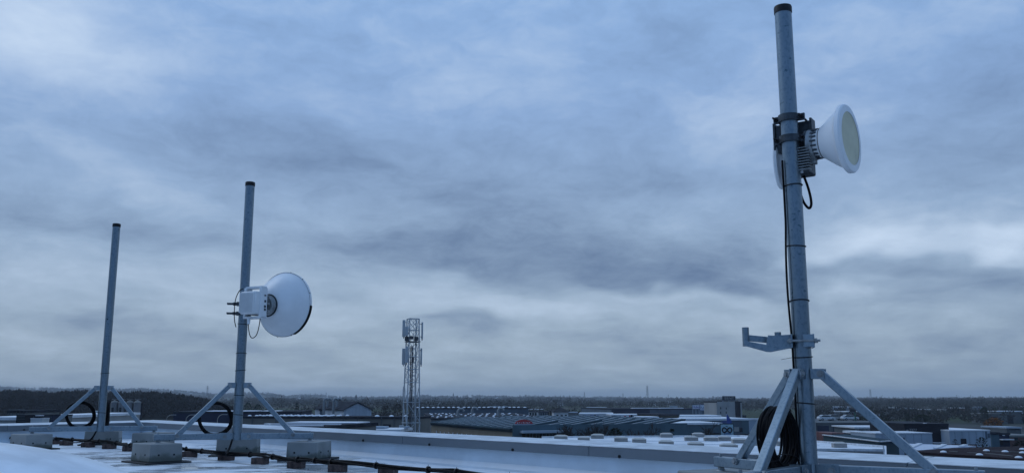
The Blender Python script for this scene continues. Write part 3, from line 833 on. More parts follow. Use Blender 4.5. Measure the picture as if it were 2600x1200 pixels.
brick_px = [(21, 1117, 'small dark brick at the far left end of the cable run'), (134, 1127, 'brick just behind the far left concrete block'),
            (168, 1130, 'dark brick first to the right of the far left concrete block'), (223, 1135, 'dark brick under the cables just left of the bare leftmost pole'),
            (277, 1139, 'brown brick under the cables just right of the bare leftmost pole'), (329, 1145, 'reddish brick touching the front concrete block on its left'),
            (480, 1160, 'dark brick under the cables just right of the front concrete block'), (574, 1168.5, 'dark brick under the cables before the block behind the dish mast'),
            (660, 1178, 'dark brick standing free between the two right hand blocks'), (752, 1188, 'dark brick in front of the block under the dish mast right foot'),
            (857, 1197.5, 'grey brown brick at the frame bottom, right of the last concrete block'), (985, 1207, 'brick cut by the bottom edge, rightmost under the cables')]
for i, (px, py, lb) in enumerate(brick_px):
    p = onz(px, py, 0)
    ey = Vector((p.x, p.y, 0)).normalized()
    p = p + ey * .05
    t = MB().box((0, 0, .028), (.128, .095, .056)).build('paving_brick', BRICK, None, .005)
    t.location = (p.x, p.y, 0); t.rotation_euler = (0, 0, rnd.uniform(-.25, .12) - .12)
    tag(t, lb, 'brick', 'bricks carrying the cables')
# drops from the mast feet to the bundle
for (X, Y, px, py, lb) in ((XM, YM, 571, 1149, 'thin black cable drooping from the dish mast foot to the bundle'), (XL, YL, 221, 1117, 'thin black cable drooping from the bare mast foot to the bundle')):
    a = Vector((X - .03, Y - .05, ZF - .03)); b = onz(px, py, .09)
    t = thing('cable', lb, 'cable', a)
    for k in range(2):
        pts = [a.lerp(b, u / 12) - a + Vector((.006 * k, 0, -.03 * math.sin(u / 12 * math.pi) * (1 + .3 * k))) for u in range(13)]
        MB().tube(pts, .0055, 6).build('cable_strand', CABLE, t)
# loose sagging loop below the bundle near the bare mast
pp_ = [onz(x, y, .06) for x, y in ((160, 1117), (185, 1122), (205, 1121), (235, 1116))]
t = MB().tube([q - pp_[0] for q in spline(pp_, 6)], .006, 6).build('cable', CABLE); t.location = pp_[0]
tag(t, 'loose black cable loop sagging under the bundle left of the bare mast', 'cable')

# ------------------------------------------------------------------ skylight dome at lower left, small vent by the parapet
DOMEM = material('frosted_dome', (.70, .75, .80), .30, 0, .16, 3.2, (1, 1, 1), .05, 8, lo=.36, hi=.62)
def skylight():
    c = Vector((-1.97, 2.92, 0))
    t = thing('skylight_dome', 'frost covered white skylight dome at the lower left corner', 'skylight', c)
    a, h, z0 = .865, .308, .135
    n = 64; v = []; f = []; rings = 18
    for k in range(rings + 1):
        u = k / rings * math.pi / 2
        for i in range(n):
            th = 2 * math.pi * i / n
            v.append((a * math.cos(u) * math.cos(th), a * math.cos(u) * math.sin(th), z0 + h * math.sin(u)))
    for k in range(rings):
        for i in range(n): f.append((k * n + i, k * n + (i + 1) % n, (k + 1) * n + (i + 1) % n, (k + 1) * n + i))
    fixn(MB().add(v, f).build('dome', DOMEM, t))
    ribr = [Vector((a * math.cos(.20) * 1.004 * math.cos(i / 96 * 6.2832), a * math.cos(.20) * 1.004 * math.sin(i / 96 * 6.2832), z0 + h * math.sin(.20))) for i in range(96)]
    MB().tube(ribr, .007, 6, True).build('moulded_rib', DOMEM, t)
    for i in range(16):
        u_ = i / 16 * 6.2832
        MB().cyl((math.cos(u_) * (a + .025), math.sin(u_) * (a + .025), z0 + .012), (math.cos(u_) * (a + .025), math.sin(u_) * (a + .025), z0 + .024), .012, n=8).build('fixing_screw', GREYM, t)
    MB().lathe([(a + .05, .10), (a + .05, z0 + .012), (a + .0, z0 + .014), (a - .02, z0 + .006), (a - .02, .10)], 64).build('rim_frame', WHITEP, t)
    MB().lathe([(a + .10, .0), (a + .02, .12)], 64).build('kerb', UPST, t)
skylight()
p = onz(428, 1101, 0)
t = thing('roof_vent', 'small pale rounded vent cowl by the parapet, left of the dish mast', 'vent', (p.x, p.y, 0))
MB().lathe([(.060, 0), (.056, .03), (.052, .055)], 24).build('vent_pipe', UPST, t)
MB().lathe([(.062, .052), (.060, .075), (.045, .095), (.02, .103), (.002, .104)], 24).build('cowl', WHITEP, t)

# ================================================================== beyond the roof
def wallm(name, r, g, b, var=.10, rough=.75): return material('wall_' + name, (r, g, b), rough, 0, var, .35, (1, 1, .25), spec=.2)
W_NAVY = wallm('navy', .016, .022, .050); W_GREY = wallm('grey', .17, .175, .17); W_TAN = wallm('taupe', .17, .16, .14)
W_DGREY = wallm('dark_grey', .10, .11, .115); W_PALE = wallm('pale_blue', .40, .45, .50); W_TEAL = wallm('teal', .075, .125, .15)
W_SAND = wallm('sand', .24, .20, .145); W_WHITE = wallm('white', .56, .58, .58); W_BLACK = wallm('black', .012, .014, .022)
W_SLATE = wallm('slate_blue', .085, .115, .145); W_BROWN = wallm('dark_brown', .05, .045, .032); W_CONC = wallm('pale_concrete', .34, .34, .33)
W_DTEAL = wallm('deep_teal', .035, .065, .075); W_LBLUE = wallm('light_blue', .33, .39, .45)
R_DARK = material('roof_dark', (.03, .033, .042), .95, 0, .3, .5, spec=.08); R_TEAL = material('roof_teal', (.03, .056, .072), .9, 0, .2, .5, spec=.1)
R_BROWN = material('roof_brown', (.028, .017, .019), .95, 0, .3, .6, spec=.08); R_TILE = material('roof_tile', (.03, .03, .034), .9, 0, .3, 1, spec=.1)
R_SNOW = material('snowy_roof', (.70, .72, .74), .6, 0, .14, .22, (1, 2.5, 1), .05, 3, lo=.40, hi=.56)
TRIMW = material('white_trim', (.62, .64, .66), .6)

JOINT = material('panel_joint', (.25, .30, .35), .8)
class Bld:
    def __init__(s, name, label, px0, Y0, px1, Y1, ytop, depth, wall, roof=None, cat='building', roof_t=.3, over=.12, snow_edge=False, zbot=None, group=None):
        a = at(px0, ytop, Y0); b = at(px1, ytop, Y1)
        s.zb = G if zbot is None else zbot
        s.ang = math.atan2(b.y - a.y, b.x - a.x); s.W = math.hypot(b.x - a.x, b.y - a.y); s.H = a.z - s.zb; s.D = depth
        s.o = Vector((a.x, a.y, s.zb)); s.u = Vector((math.cos(s.ang), math.sin(s.ang), 0)); s.n = Vector((-math.sin(s.ang), math.cos(s.ang), 0))
        s.t = thing(name, label, cat, s.o, s.ang, group)
        s.wall = MB().bb(0, s.W, 0, depth, 0, s.H - roof_t + .01).build('wall', wall, s.t, smooth=False)
        s.roof = MB().bb(-over, s.W + over, -over, depth + over, s.H - roof_t, s.H).build('roof', roof or R_DARK, s.t, smooth=False)
        if snow_edge: MB().bb(-over - .02, s.W + over + .02, -over - .02, .9, s.H + .005, s.H + .13).build('snow_strip', SNOWM, s.roof, smooth=False)
    def loc(s, px, py):
        r = ray(px, py); cpos = Vector((0, 0, CZ)); d = (s.o - cpos).dot(s.n) / r.dot(s.n); p = cpos + r * d - s.o
        return p.dot(s.u), p.z
    def feat(s, name, px0, py0, px1, py1, mat, t=.08, parent=None, back=.02, bevel=0):
        u0, z1 = s.loc(px0, py0); u1, z0 = s.loc(px1, py1); z0 = max(z0, .0)
        return MB().bb(u0, u1, -t, back, z0, z1).build(name, mat, parent or s.t, bevel, smooth=False)
    def window(s, px0, py0, px1, py1, glass=None, frame=None, div=1):
        u0, z1 = s.loc(px0, py0); u1, z0 = s.loc(px1, py1); z0 = max(z0, 0)
        f = .06 if (u1 - u0) > .8 else .04
        m = MB().bb(u0 - f, u1 + f, -.06, .01, z1, z1 + f).bb(u0 - f, u1 + f, -.06, .01, z0 - f, z0).bb(u0 - f, u0, -.06, .01, z0, z1).bb(u1, u1 + f, -.06, .01, z0, z1)
        for k in range(1, div):
            uu = u0 + (u1 - u0) * k / div; m.bb(uu - f / 2, uu + f / 2, -.06, .01, z0, z1)
        w_ = m.build('window', frame or W_BLACK, s.t, smooth=False)
        MB().bb(u0, u1, -.02, .012, z0, z1).build('pane', glass or GLASS, w_, smooth=False)
        return w_
dome_me = MB().lathe([(.60, 0), (.60, .10), (.52, .22), (.36, .32), (.16, .38), (.01, .40)], 14).mesh('skylight_dome'); dome_me.materials.append(SNOWM)
def dome_on(b, u, v, s=1.0): return inst(dome_me, b.roof, (u, v, b.H - .004), 0, (s, s, s), 'skylight_dome')

# ---- left: low buildings and plant beyond the short parapet
b = Bld('flat_roof_building', 'low pale flat roofed building beyond the parapet at the far left edge', -60, 92, 44, 92, 1058, 30, W_CONC, R_SNOW)
b.feat('wall_band', -50, 1062, 43, 1064, W_GREY, .05)
b = Bld('plant_room', 'grey box shaped plant room above the low roofs, far left', 21, 120, 65, 120, 1041, 9, W_GREY, R_DARK)
for k in range(5): b.feat('cladding_rib', 24 + k * 9, 1043, 25 + k * 9, 1057, W_DGREY, .12)
b.feat('guard_rail', 22, 1038.6, 64, 1039.4, GREYM, .06, None, -.0)
for (x0, x1, yt, lb, m_) in ((42, 65, 1052, 'dark cooling unit left of the small white cabinet', W_BLACK), (110, 134, 1051, 'dark blue cooling unit right of the small white cabinet', W_NAVY)):
    b = Bld('cooling_unit', lb, x0, 84, x1, 84, yt, 1.4, m_, R_DARK, 'cooling unit', .08, .03)
    for k in range(4): b.feat('louvre', x0 + 2, yt + 3 + k * 4, x1 - 2, yt + 4.4 + k * 4, W_DGREY, .04)
b = Bld('roof_shed', 'grey wall block between the two dark cooling units at left', 66, 88, 108, 88, 1052, 3, W_GREY, R_DARK, 'shed', .1, .03)
b = Bld('white_cabinet', 'small white cabinet topped by a dark unit, left of the bare mast', 78, 76, 107, 76, 1060.5, 1.2, W_WHITE, R_SNOW, 'cabinet', .08, .02)
b.feat('roof_unit', 84, 1055, 101, 1060.2, W_BLACK, -.1, None, .9)
b.feat('snow_cap', 88, 1053.4, 98, 1055, SNOWM, -.1, None, .9)
b = Bld('roof_shed', 'plain grey wall block right of the dark blue cooling unit', 135, 90, 147, 90, 1052, 3, W_GREY, R_DARK, 'shed', .1, .03)
# white flatbed lorry with a cab
def lorry(label, px, py, Y, length, rz, cabm, bedm, boxh=0.0, boxm=None):
    p = at(px, py, Y); t = thing('lorry', label, 'lorry', (p.x, Y, G), rz)
    MB().extr([(-1.0, .55), (1.0, .55), (1.0, 1.75), (.75, 2.65), (-1.0, 2.7)], (length / 2 - 1.0, -1.1, 0), (1, 0, 0), (0, 0, 1), (0, 1, 0), 0, 2.2).build('cab', cabm, t, .05, smooth=False)
    for y_ in (-1.115, 1.115): MB().bb(length / 2 - .95, length / 2 + .05 - .35, y_ - .01, y_ + .01, 1.6, 2.35).build('cab_window', GLASS, t, smooth=False)
    MB().bb(length / 2 + .03, length / 2 + .06, -.95, .95, 1.6 - .1, 1.75).build('bumper_line', BLACK, t, smooth=False)
    MB().bb(-length / 2, length / 2 - 2.1, -1.15, 1.15, .85, 1.1).build('load_bed', bedm, t, smooth=False)
    MB().bb(-length / 2, length / 2 - .2, -.45, .45, .55, .8).build('chassis', BLACK, t, smooth=False)
    if boxh: MB().bb(-length / 2, length / 2 - 2.15, -1.2, 1.2, 1.11, 1.11 + boxh).build('cargo_box', boxm, t, .03, smooth=False)
    for x_ in (-length / 2 + 1.2, -length / 2 + 2.3, length / 2 - 1.0):
        for s_ in (-1, 1):
            wh = MB().cyl((x_, s_ * .85, .48), (x_, s_ * 1.14, .48), .48, n=16).build('wheel', BLACK, t)
            MB().cyl((x_, s_ * 1.13, .48), (x_, s_ * 1.16, .48), .24, n=12).build('hub', GREYM, wh)
    return t
t = lorry('white flatbed lorry seen through the cable coil of the bare mast', 221, 1060, 190, 6.5, R(8), W_WHITE, W_WHITE)
t.location.z = at(221, 1069, 190).z - .5
# four silos in a row
t = thing('silo_row', 'row of grey silos with dark gaps, right of the bare leftmost pole', 'silos', (at(275, 1040, 170).x, 170, G))
x0 = at(275, 1040, 170).x; x1 = at(353, 1040, 170).x; ztop = at(300, 1021, 170).z - G; wd = (x1 - x0) / 4
SILO = material('silo_grey', (.20, .20, .205), .6, .1, .12, 1.5, (1, 1, .3))
for k in range(4):
    xc = wd * (k + .5)
    s_ = MB().cyl((xc, .8, 0), (xc, .8, ztop), wd * .46, n=20).build('silo', SILO, t)
    MB().lathe([(wd * .48, 0), (wd * .30, .28), (.05, .45)], 18, Matrix.Translation((xc, .8, ztop))).build('silo_cap', W_GREY, s_)
    ring = [Vector((xc + wd * .36 * math.cos(u / 14 * 6.2832), .8 + wd * .36 * math.sin(u / 14 * 6.2832), ztop + .62)) for u in range(14)]
    MB().tube(ring, .03, 5, True).build('guard_rail', GREYM, s_)
    if k < 3:
        MB().bb(xc - wd * .14, xc + wd * .14, .8 - wd * .47, .8 - wd * .40, ztop - 1.7, ztop - .9).build('window', GLASS, s_, smooth=False)
    MB().bb(xc + wd * .44, xc + wd * .56, .9, 1.3, 0, ztop - .2).build('gap_panel', W_BLACK, t, smooth=False)
# curved street lamps
def lamp(px, ytop, Y, lb):
    p = at(px, ytop, Y); h = p.z - G
    t = thing('street_lamp', lb, 'street lamp', (p.x, Y, G), 0, 'curved street lamps')
    pts = [Vector((0, 0, 0)), Vector((0, 0, h * .5)), Vector((0, 0, h - .9))] + [Vector((.9 * (1 - math.cos(u)), 0, h - .9 + .9 * math.sin(u))) for u in (.3, .6, .9, 1.2, 1.5)]
    MB().tube(pts, .06, 7).build('post', material('lamp_post_paint', (.30, .29, .26), .6), t)
    MB().box((1.2, 0, h - .02), (.7, .22, .12)).build('lamp_head', GREYM, t, .02)
lamp(423, 1052, 150, 'curved street lamp left of the long navy shed'); lamp(473, 1052, 150, 'curved street lamp before left end of the navy shed'); lamp(553, 1051, 150, 'curved street lamp seen beside the dish mast cable coil')
# long navy shed and its snow strips
b = Bld('navy_shed', 'long dark navy shed behind the big dish mast', 441, 182, 765, 185, 1044, 22, W_NAVY, R_DARK, snow_edge=False)
for k in range(18): b.feat('wall_panel', 443 + k * 17.8, 1047, 459.5 + k * 17.8, 1071, W_NAVY, .07)
for (x0, x1) in ((520, 650), (662, 705)):
    u0, _ = b.loc(x0, 1044); u1, _ = b.loc(x1, 1044); MB().bb(u0, u1, .3, 8, b.H + .005, b.H + .12).build('snow_patch', SNOWM, b.roof, .04, smooth=False)
# warehouse with loading doors
b = Bld('warehouse', 'long taupe warehouse with loading doors left of the lattice tower', 612, 142, 1060, 137, 1055.5, 7, W_TAN, R_DARK)
for r_ in range(3):
    for k in range(12):
        dome_on(b, b.W * (.03 + .5 * k / 12) + r_ * .7, 1.2 + r_ * 2.2, .5)
for (x0, x1, y0, m_) in ((822, 867, 1077.5, W_WHITE), (880, 902, 1077, W_WHITE), (914, 934, 1076.5, W_BLACK), (941, 960, 1077, W_BLACK), (973, 992, 1076, W_BLACK)):
    b.feat('loading_door', x0, y0, x1, 1100, m_, .1)
for x_ in (640, 700, 760, 822, 872, 908, 968, 1000): b.feat('downpipe', x_, 1058, x_ + 1.2, 1100, W_DGREY, .12)
for k in range(3): dome_on(b, b.W * (.76 + .08 * k), 1.5, .6)
# pale gabled hall with ducts
def gabled(label, px0, px1, py_e, py_r, Y, depth, rot, wall, roof, name='gabled_hall', cat='building'):
    a = at(px0, py_e, Y); c = at(px1, py_e, Y); W_ = c.x - a.x; he = a.z - G; hr = at(px0, py_r, Y).z - G
    t = thing(name, label, cat, (a.x, Y, G), rot)
    MB().extr([(0, 0), (W_, 0), (W_, he), (W_ / 2, hr - .12), (0, he)], (0, 0, 0), (1, 0, 0), (0, 0, 1), (0, 1, 0), 0, depth).build('wall', wall, t, smooth=False)
    k = (hr - he) / (W_ / 2); o_ = .25
    for s_ in (-1, 1):
        e0 = (W_ / 2 + s_ * (W_ / 2 + o_), he - o_ * k); r0 = (W_ / 2, hr)
        pr = MB().extr([(e0[0], e0[1]), (r0[0], r0[1]), (r0[0], r0[1] + .14), (e0[0], e0[1] + .14)], (0, 0, 0), (1, 0, 0), (0, 0, 1), (0, 1, 0), -o_, depth + o_).build('roof_slope', roof, t, smooth=False)
        fixn(pr)
    return t, W_, he, hr
t, W_, he, hr = gabled('pale blue gabled hall with silver roof ducts, left of the lattice tower', 873, 945, 1039.5, 1021, 160, 24, R(24), W_PALE, R_DARK)
for k in range(8):
    x_ = W_ * (k + .5) / 8
    MB().bb(x_ - .02, x_ + .02, -.03, .01, .2, he + (hr - he) * (1 - abs(x_ / W_ - .5) * 2) - .3).build('cladding_joint', W_LBLUE, t, smooth=False)
for k, (x_, y_) in enumerate(((-.7, 5), (.6, 8), (-.9, 12), (.4, 15), (W_ * .5, 17))):
    zz = he + (hr - he) * (1 - abs(max(x_, 0) / W_ - .5) * 2) - .2
    d_ = MB().cyl((x_, y_, zz - .6), (x_, y_, hr + .3), .22, n=12).build('duct', GREYM, t)
    MB().tube([Vector((x_, y_, hr + .25)), Vector((x_ + .1, y_, hr + .55)), Vector((x_ + .4, y_, hr + .68)), Vector((x_ + .75, y_, hr + .5))], .24, 10).build('duct_elbow', GREYM, d_)
b = Bld('annexe', 'grey flat annexe on the left of the pale gabled hall', 812, 174, 873, 173.6, 1038, 14, W_SLATE, R_DARK)
# near neighbour roof strips just over the parapet, left of the tower
b = Bld('low_roof', 'low dark roof with white edge strips right of the dish mast, beyond the parapet', 600, 54, 826, 53, 1080, 9, W_GREY, R_DARK, 'building', .2, .1)
for (v0, v1) in ((.1, .5), (3, 3.4), (6.0, 8.6)): MB().bb(.3, b.W - .3, v0, v1, b.H + .004, b.H + .06).build('snow_strip', SNOWM, b.roof, smooth=False)
b.feat('roof_box', 671, 1075, 677, 1079, W_WHITE, -.3, None, .9)
b = Bld('low_roof', 'flat snow dusted roof with pale boxes between gabled hall and tower', 828, 74, 1014, 73.5, 1089, 5, W_GREY, R_SNOW, 'building', .2, .1)
for (x0, x1, y0) in ((850, 868, 1078), (912, 966, 1083), (1016, 1022, 1083)): b.feat('roof_box', x0, y0, x1, 1088.6, W_LBLUE, -1.5, None, 3)
# long grey hall behind the tower
b = Bld('warehouse', 'long slate grey hall with snow domes along its roof, right of the tower', 1056, 262, 1342, 266, 1034.5, 20, W_SLATE, R_DARK)
b.feat('wall_section', 1058, 1036, 1090, 1062, W_DGREY, .1)
for k in range(22): dome_on(b, .6 + b.W * k / 22, 1.5 + (k % 3) * 1.5, .75)
# flat hall with a field of domes
b = Bld('warehouse', 'flat dark roof crowded with white skylight domes before the slate hall', 1095, 190, 1400, 193, 1060, 62, W_DGREY, R_DARK)
for r_ in range(7):
    for k in range(13):
        if rnd.random() < .82: dome_on(b, 1 + (b.W - 2) * (k + .35 * (r_ % 2) + rnd.uniform(-.2, .2)) / 13, 1.5 + r_ * 8.5 + rnd.uniform(-1.5, 1.5), rnd.uniform(.35, .55))
for (px, v) in ((1170, 10), (1290, 20), (1230, 34)):
    u, _ = b.loc(px, 1060); MB().tube([Vector((u, v, b.H)), Vector((u, v, b.H + 1.2)), Vector((u + .3, v, b.H + 1.7)), Vector((u + 1, v, b.H + 1.7)), Vector((u + 1.3, v, b.H + 1.2))], .3, 8).build('duct', GREYM, b.roof)

# ---- the big sawtooth hall with the shop front
K0 = at(1303, 1087, 125); K0 = Vector((K0.x, 125, 0)); uu_ = unit(20); vv_ = unit(113)
t = thing('sawtooth_hall', 'big hall with teal sawtooth roof ribbed in white and glazed shop front', 'building', (K0.x, K0.y, G), R(20))
LEN = 27.0; DEP = 36.0; ZE = -3.5 - G; ZF_ = -3.02 - G
vl = Matrix.Rotation(-R(20), 3, 'Z') @ vv_
def pv(u, v, z): return Vector((u, 0, z)) + vl * v
def quadbox(P, thick, name, mat, parent):
    mb = MB(); n_ = Vector((0, 0, -thick)); mb.add(list(P) + [p + n_ for p in P], [(0, 1, 2, 3), (7, 6, 5, 4), (0, 4, 5, 1), (1, 5, 6, 2), (2, 6, 7, 3), (3, 7, 4, 0)])
    return fixn(mb.build(name, mat, parent, smooth=False))
fixn(MB().prism([tuple(pv(0, 0, 0)[:2]), tuple(pv(LEN, 0, 0)[:2]), tuple(pv(LEN, DEP, 0)[:2]), tuple(pv(0, DEP, 0)[:2])], 0, ZE - .35).build('side_wall', W_SAND, t, smooth=False))
MB().bb(-.1, LEN, -.25, .05, 0, ZF_).build('front_wall', W_TEAL, t, smooth=False)
nb = 4; bw_ = LEN / nb; rise = 1.35
RIBM = material('roof_rib_pale', (.50, .54, .57), .8, spec=.2)
for i in range(nb):
    u0 = i * bw_; ri = rise * (.8 if i else .75)
    q = quadbox([pv(u0 - (.5 if i == 0 else 0), .1, ZE), pv(u0 + bw_ - .05, .1, ZE + ri), pv(u0 + bw_ - .05, DEP, ZE + ri), pv(u0 - (.5 if i == 0 else 0), DEP, ZE)], .18, 'roof_bay', R_TEAL, t)
    for k in range(13):
        v_ = 1.0 + k * (DEP - 2) / 13
        mb = MB().beam(pv(u0 + .1, v_, ZE + .05 + ri * .02), pv(u0 + bw_ - .15, v_, ZE + ri + .03), .20, .05)
        mb.build('roof_rib', RIBM, q, smooth=False)
# left side wall: fence panels, small lamps
nl = Vector((-vl.y, vl.x, 0)); nl = nl if nl.x < 0 else -nl
for k in range(16):
    v_ = 1.4 + k * 2.1
    c = pv(0, v_, ZE - 1.55) + nl * .06
    MB().box(c, (.16, .16, .42), Matrix.Rotation(math.atan2(vl.y, vl.x), 3, 'Z')).build('wall_lamp', SIGNW, t)
    c = pv(0, v_ - .9, ZE - 3.3) + nl * .1
    MB().beam(c - vl * .95, c + vl * .95, .06, 1.5).build('dark_panel', W_DGREY, t, smooth=False)
MB().beam(pv(0, 0, ZE - .3) + nl * .1, pv(0, DEP, ZE - .3) + nl * .1, .12, .35).build('eave_gutter', R_TEAL, t, smooth=False)
class Face:   # reuse the facade picker on the front wall
    pass
fb = Bld.__new__(Bld); fb.o = Vector((K0.x, K0.y, G)); fb.ang = R(20); fb.u = unit(20); fb.n = unit(110); fb.t = t; fb.zb = G
fb.feat('canopy', 1318, 1092, 1424, 1096.5, W_LBLUE, 1.4, None, -.26)
fb.feat('canopy_post', 1421, 1096.6, 1422.6, 1116, W_LBLUE, 1.35, None, -1.2)
for k, (x0, x1, g_) in enumerate(((1324, 1333, WARMG), (1334.5, 1342.5, WARMG), (1344, 1350, WARMG), (1351.5, 1359, WARMG), (1360.5, 1366, GLASS), (1367.5, 1374, GLASS), (1377, 1384, GLASS), (1385.5, 1392, GLASS), (1394, 1401, GLASS), (1402.5, 1416, GLASS))):
    w_ = fb.window(x0, 1099, x1, 1117, g_, W_SLATE); w_.location.y = -.26
# red roof sign with pale strokes
p_ = at(1330, 1075, 126.5)
t2 = thing('roof_sign', 'red hump shaped roof sign with pale letters above the shop front', 'sign', (p_.x, 126.5, p_.z), R(15))
MB().extr([(-1.25, 0), (1.25, 0), (1.2, .22), (.75, .5), (.2, .62), (-.35, .60), (-.95, .42), (-1.2, .2)], (0, 0, 0), (1, 0, 0), (0, 0, 1), (0, 1, 0), -.08, .08).build('sign_board', RED, t2, smooth=False)
for k, x_ in enumerate((-.9, -.65, -.4, -.1, .12, .32, .55, .8)): MB().box((x_, -.1, .14 + .03 * (k % 2)), (.07 if k % 3 else .12, .03, .13)).build('letter_stroke', SIGNW, t2, smooth=False)
MB().bb(-1.3, 1.3, -.12, .12, -.5, .0).build('sign_base', W_LBLUE, t2, smooth=False)

# ---- shops and houses behind
b = Bld('shop_building', 'low white shop left of the dark hipped roof house', 1342, 300, 1365, 300, 1043, 12, W_WHITE, R_DARK)
for k in range(3): b.window(1345 + k * 6.5, 1047, 1349 + k * 6.5, 1053)
b = Bld('shop_building', 'pale row building with many small windows left of the dark hipped house', 1368, 306, 1396, 306, 1043.5, 12, W_LBLUE, R_DARK)
for k in range(6): b.window(1370 + k * 4.4, 1047, 1372.4 + k * 4.4, 1053)
def hipped(label, px0, px1, py_e, py_r, Y, depth):
    a = at(px0, py_e, Y); c = at(px1, py_e, Y); W_ = c.x - a.x; he = a.z - G; hr = at(px0, py_r, Y).z - G
    t = thing('house', label, 'house', (a.x, Y, G), R(5))
    MB().bb(0, W_, 0, depth, 0, he).build('wall', W_WHITE, t, smooth=False)
    o_ = .4; fixn(MB().add([(-o_, -o_, he), (W_ + o_, -o_, he), (W_ + o_, depth + o_, he), (-o_, depth + o_, he), (W_ * .45, depth * .45, hr), (W_ * .55, depth * .55, hr)],
             [(0, 1, 2, 3), (0, 1, 5, 4), (1, 2, 5), (2, 3, 4, 5), (3, 0, 4)]).build('roof', R_TILE, t, smooth=False))
    return t, W_, he
t, W_, he = hipped('house with dark hipped roof and white walls behind the sawtooth hall', 1407, 1443, 1045, 1032, 290, 6)
for k in range(3): MB().bb(W_ * (.15 + .3 * k), W_ * (.15 + .3 * k) + .7, -.05, .02, .9 + he - 3, he - .8).build('window', GLASS, t, smooth=False)
b = Bld('shop_building', 'dark low annexe with gables left of the dark hipped house', 1396, 296, 1408, 296, 1041, 8, W_BROWN, R_TILE)
b = Bld('shop_building', 'white shop with blue lettered band left of the big navy hall', 1470, 262, 1556, 261, 1048, 14, W_WHITE, R_SNOW)
b.feat('blue_band', 1478, 1053, 1520, 1057, BLUE, .1)
for k in range(7): b.feat('letter_stroke', 1480 + k * 5.6, 1054, 1483 + k * 5.6, 1056, SIGNW, .13)
b.feat('door', 1508, 1052, 1514, 1062, W_BLACK, .12)
for (x0, x1, yr, ye, lb) in ((1475, 1496, 1036, 1039, 'small white far house left of the round bare tree'), (1527, 1546, 1034, 1039.5, 'small white gabled far house right of the round bare tree'), (1503, 1518, 1037, 1040, 'tiny white cottage beneath the round bare tree')):
    t, W_, he, hr = gabled(lb, x0, x1, ye, yr, 640, 7, R(-20), W_WHITE, R_TILE, 'house', 'house')
    for k in range(2): MB().bb(W_ * (.22 + .36 * k), W_ * (.22 + .36 * k) + .9, -.06, .02, he - 2.2, he - 1.0).build('window', GLASS, t, smooth=False)
b = Bld('navy_hall', 'big navy and slate flat hall under the lettered billboards', 1552, 330, 1822, 338, 1036.5, 40, W_SLATE, R_DARK)
b.feat('navy_cladding', 1552.3, 1037, 1650, 1058, W_NAVY, .12)
for k in range(4):
    u, _ = b.loc((1610, 1640, 1680, 1706)[k], 1036); MB().bb(u, u + 5, 1, 4, b.H + .004, b.H + .25).build('snow_patch', SNOWM, b.roof, .08, smooth=False)
for k in range(5): b.feat('cladding_joint', 1668 + k * 30, 1039, 1669 + k * 30, 1062, W_DGREY, .1)
b = Bld('low_shop', 'low grey white shop wall with a small red and white sign', 1553, 235, 1668, 235, 1051, 12, W_LBLUE, R_SNOW)
b.feat('sign_panel', 1576, 1053, 1598, 1062, SIGNW, .1)
b.feat('sign_emblem', 1584, 1055, 1590, 1060, RED, .14); b.feat('sign_dark_arch', 1601, 1052, 1606, 1063, W_BLACK, .14); b.feat('sign_red_strip', 1597.2, 1053, 1600, 1062, RED, .13)
b = Bld('brown_building', 'dark brown flat building in front of the slate hall', 1672, 215, 1724, 216, 1050.5, 15, W_BROWN, R_DARK)
b.feat('wall_band', 1673, 1060, 1723, 1061, W_DGREY, .08)
b = Bld('low_shop', 'dark low canopy building left of the brown one', 1622, 212, 1672, 212, 1057, 8, W_BLACK, R_SNOW)
b = Bld('flat_hall', 'long flat grey hall below the slate hall, with pale roof edge', 1718, 228, 1830, 229, 1053.5, 10, W_DGREY, R_SNOW)
b = Bld('flat_hall', 'wide grey hall with snow lined roof edge before the pale tower block', 1722, 205, 1932, 208, 1063, 24, W_SLATE, R_SNOW, snow_edge=True)
b.feat('grey_section', 1723, 1067, 1800, 1085, W_GREY, .1); b.feat('teal_section', 1882, 1066, 1900, 1100, W_TEAL, .1); b.feat('pale_section', 1900.5, 1067, 1926, 1097, W_LBLUE, .1)
b.feat('poster', 1862, 1083, 1876, 1094, W_CONC, .12); b.feat('dark_round_panel', 1878, 1085, 1885, 1095, W_BLACK, .12); b.feat('dark_door_band', 1864, 1101, 1926, 1106, W_BLACK, .1)
for k in range(9): dome_on(b, .5 + b.W * .36 * k / 9, .9, .8)
# billboards
def board(name, label, px0, py0, px1, py1, Y, m_board, frame_m, legs_to):
    a = at(px0, py1, Y); c = at(px1, py0, Y); W_ = c.x - a.x; H_ = c.z - a.z; zl = at(px0, legs_to, Y).z
    t = thing(name, label, 'sign', (a.x, Y, zl)); z0 = a.z - zl
    MB().bb(0, W_, -.08, .08, z0, z0 + H_).build('panel', m_board, t, smooth=False)
    m = MB().bb(-.12, W_ + .12, -.12, .1, z0 + H_, z0 + H_ + .14).bb(-.12, W_ + .12, -.12, .1, z0 - .14, z0).bb(-.12, 0, -.12, .1, z0, z0 + H_).bb(W_, W_ + .12, -.12, .1, z0, z0 + H_)
    m.build('frame', frame_m, t, smooth=False)
    for x_ in (W_ * .06, W_ * .5, W_ * .94): MB().cyl((x_, .25, 0), (x_, .25, z0 + H_ * .8), .12, n=8).build('post', W_LBLUE, t)
    return t, W_, H_, z0
t, W_, H_, z0 = board('billboard', 'white billboard with bold purple blue letters on the slate hall', 1758, 1027, 1776, 1037, 322, SIGNW, NAVY, 1050)
lettering('Hubo', H_ * .95, material('purple_blue_paint', (.06, .03, .30), .5), t, (W_ / 2, -.11, z0 + H_ * .48), W_ * .88)
t, W_, H_, z0 = board('billboard', 'wide pale billboard with dark arch emblem between blue letters', 1778, 1027, 1806, 1040, 322, SIGNW, BLUE, 1050)
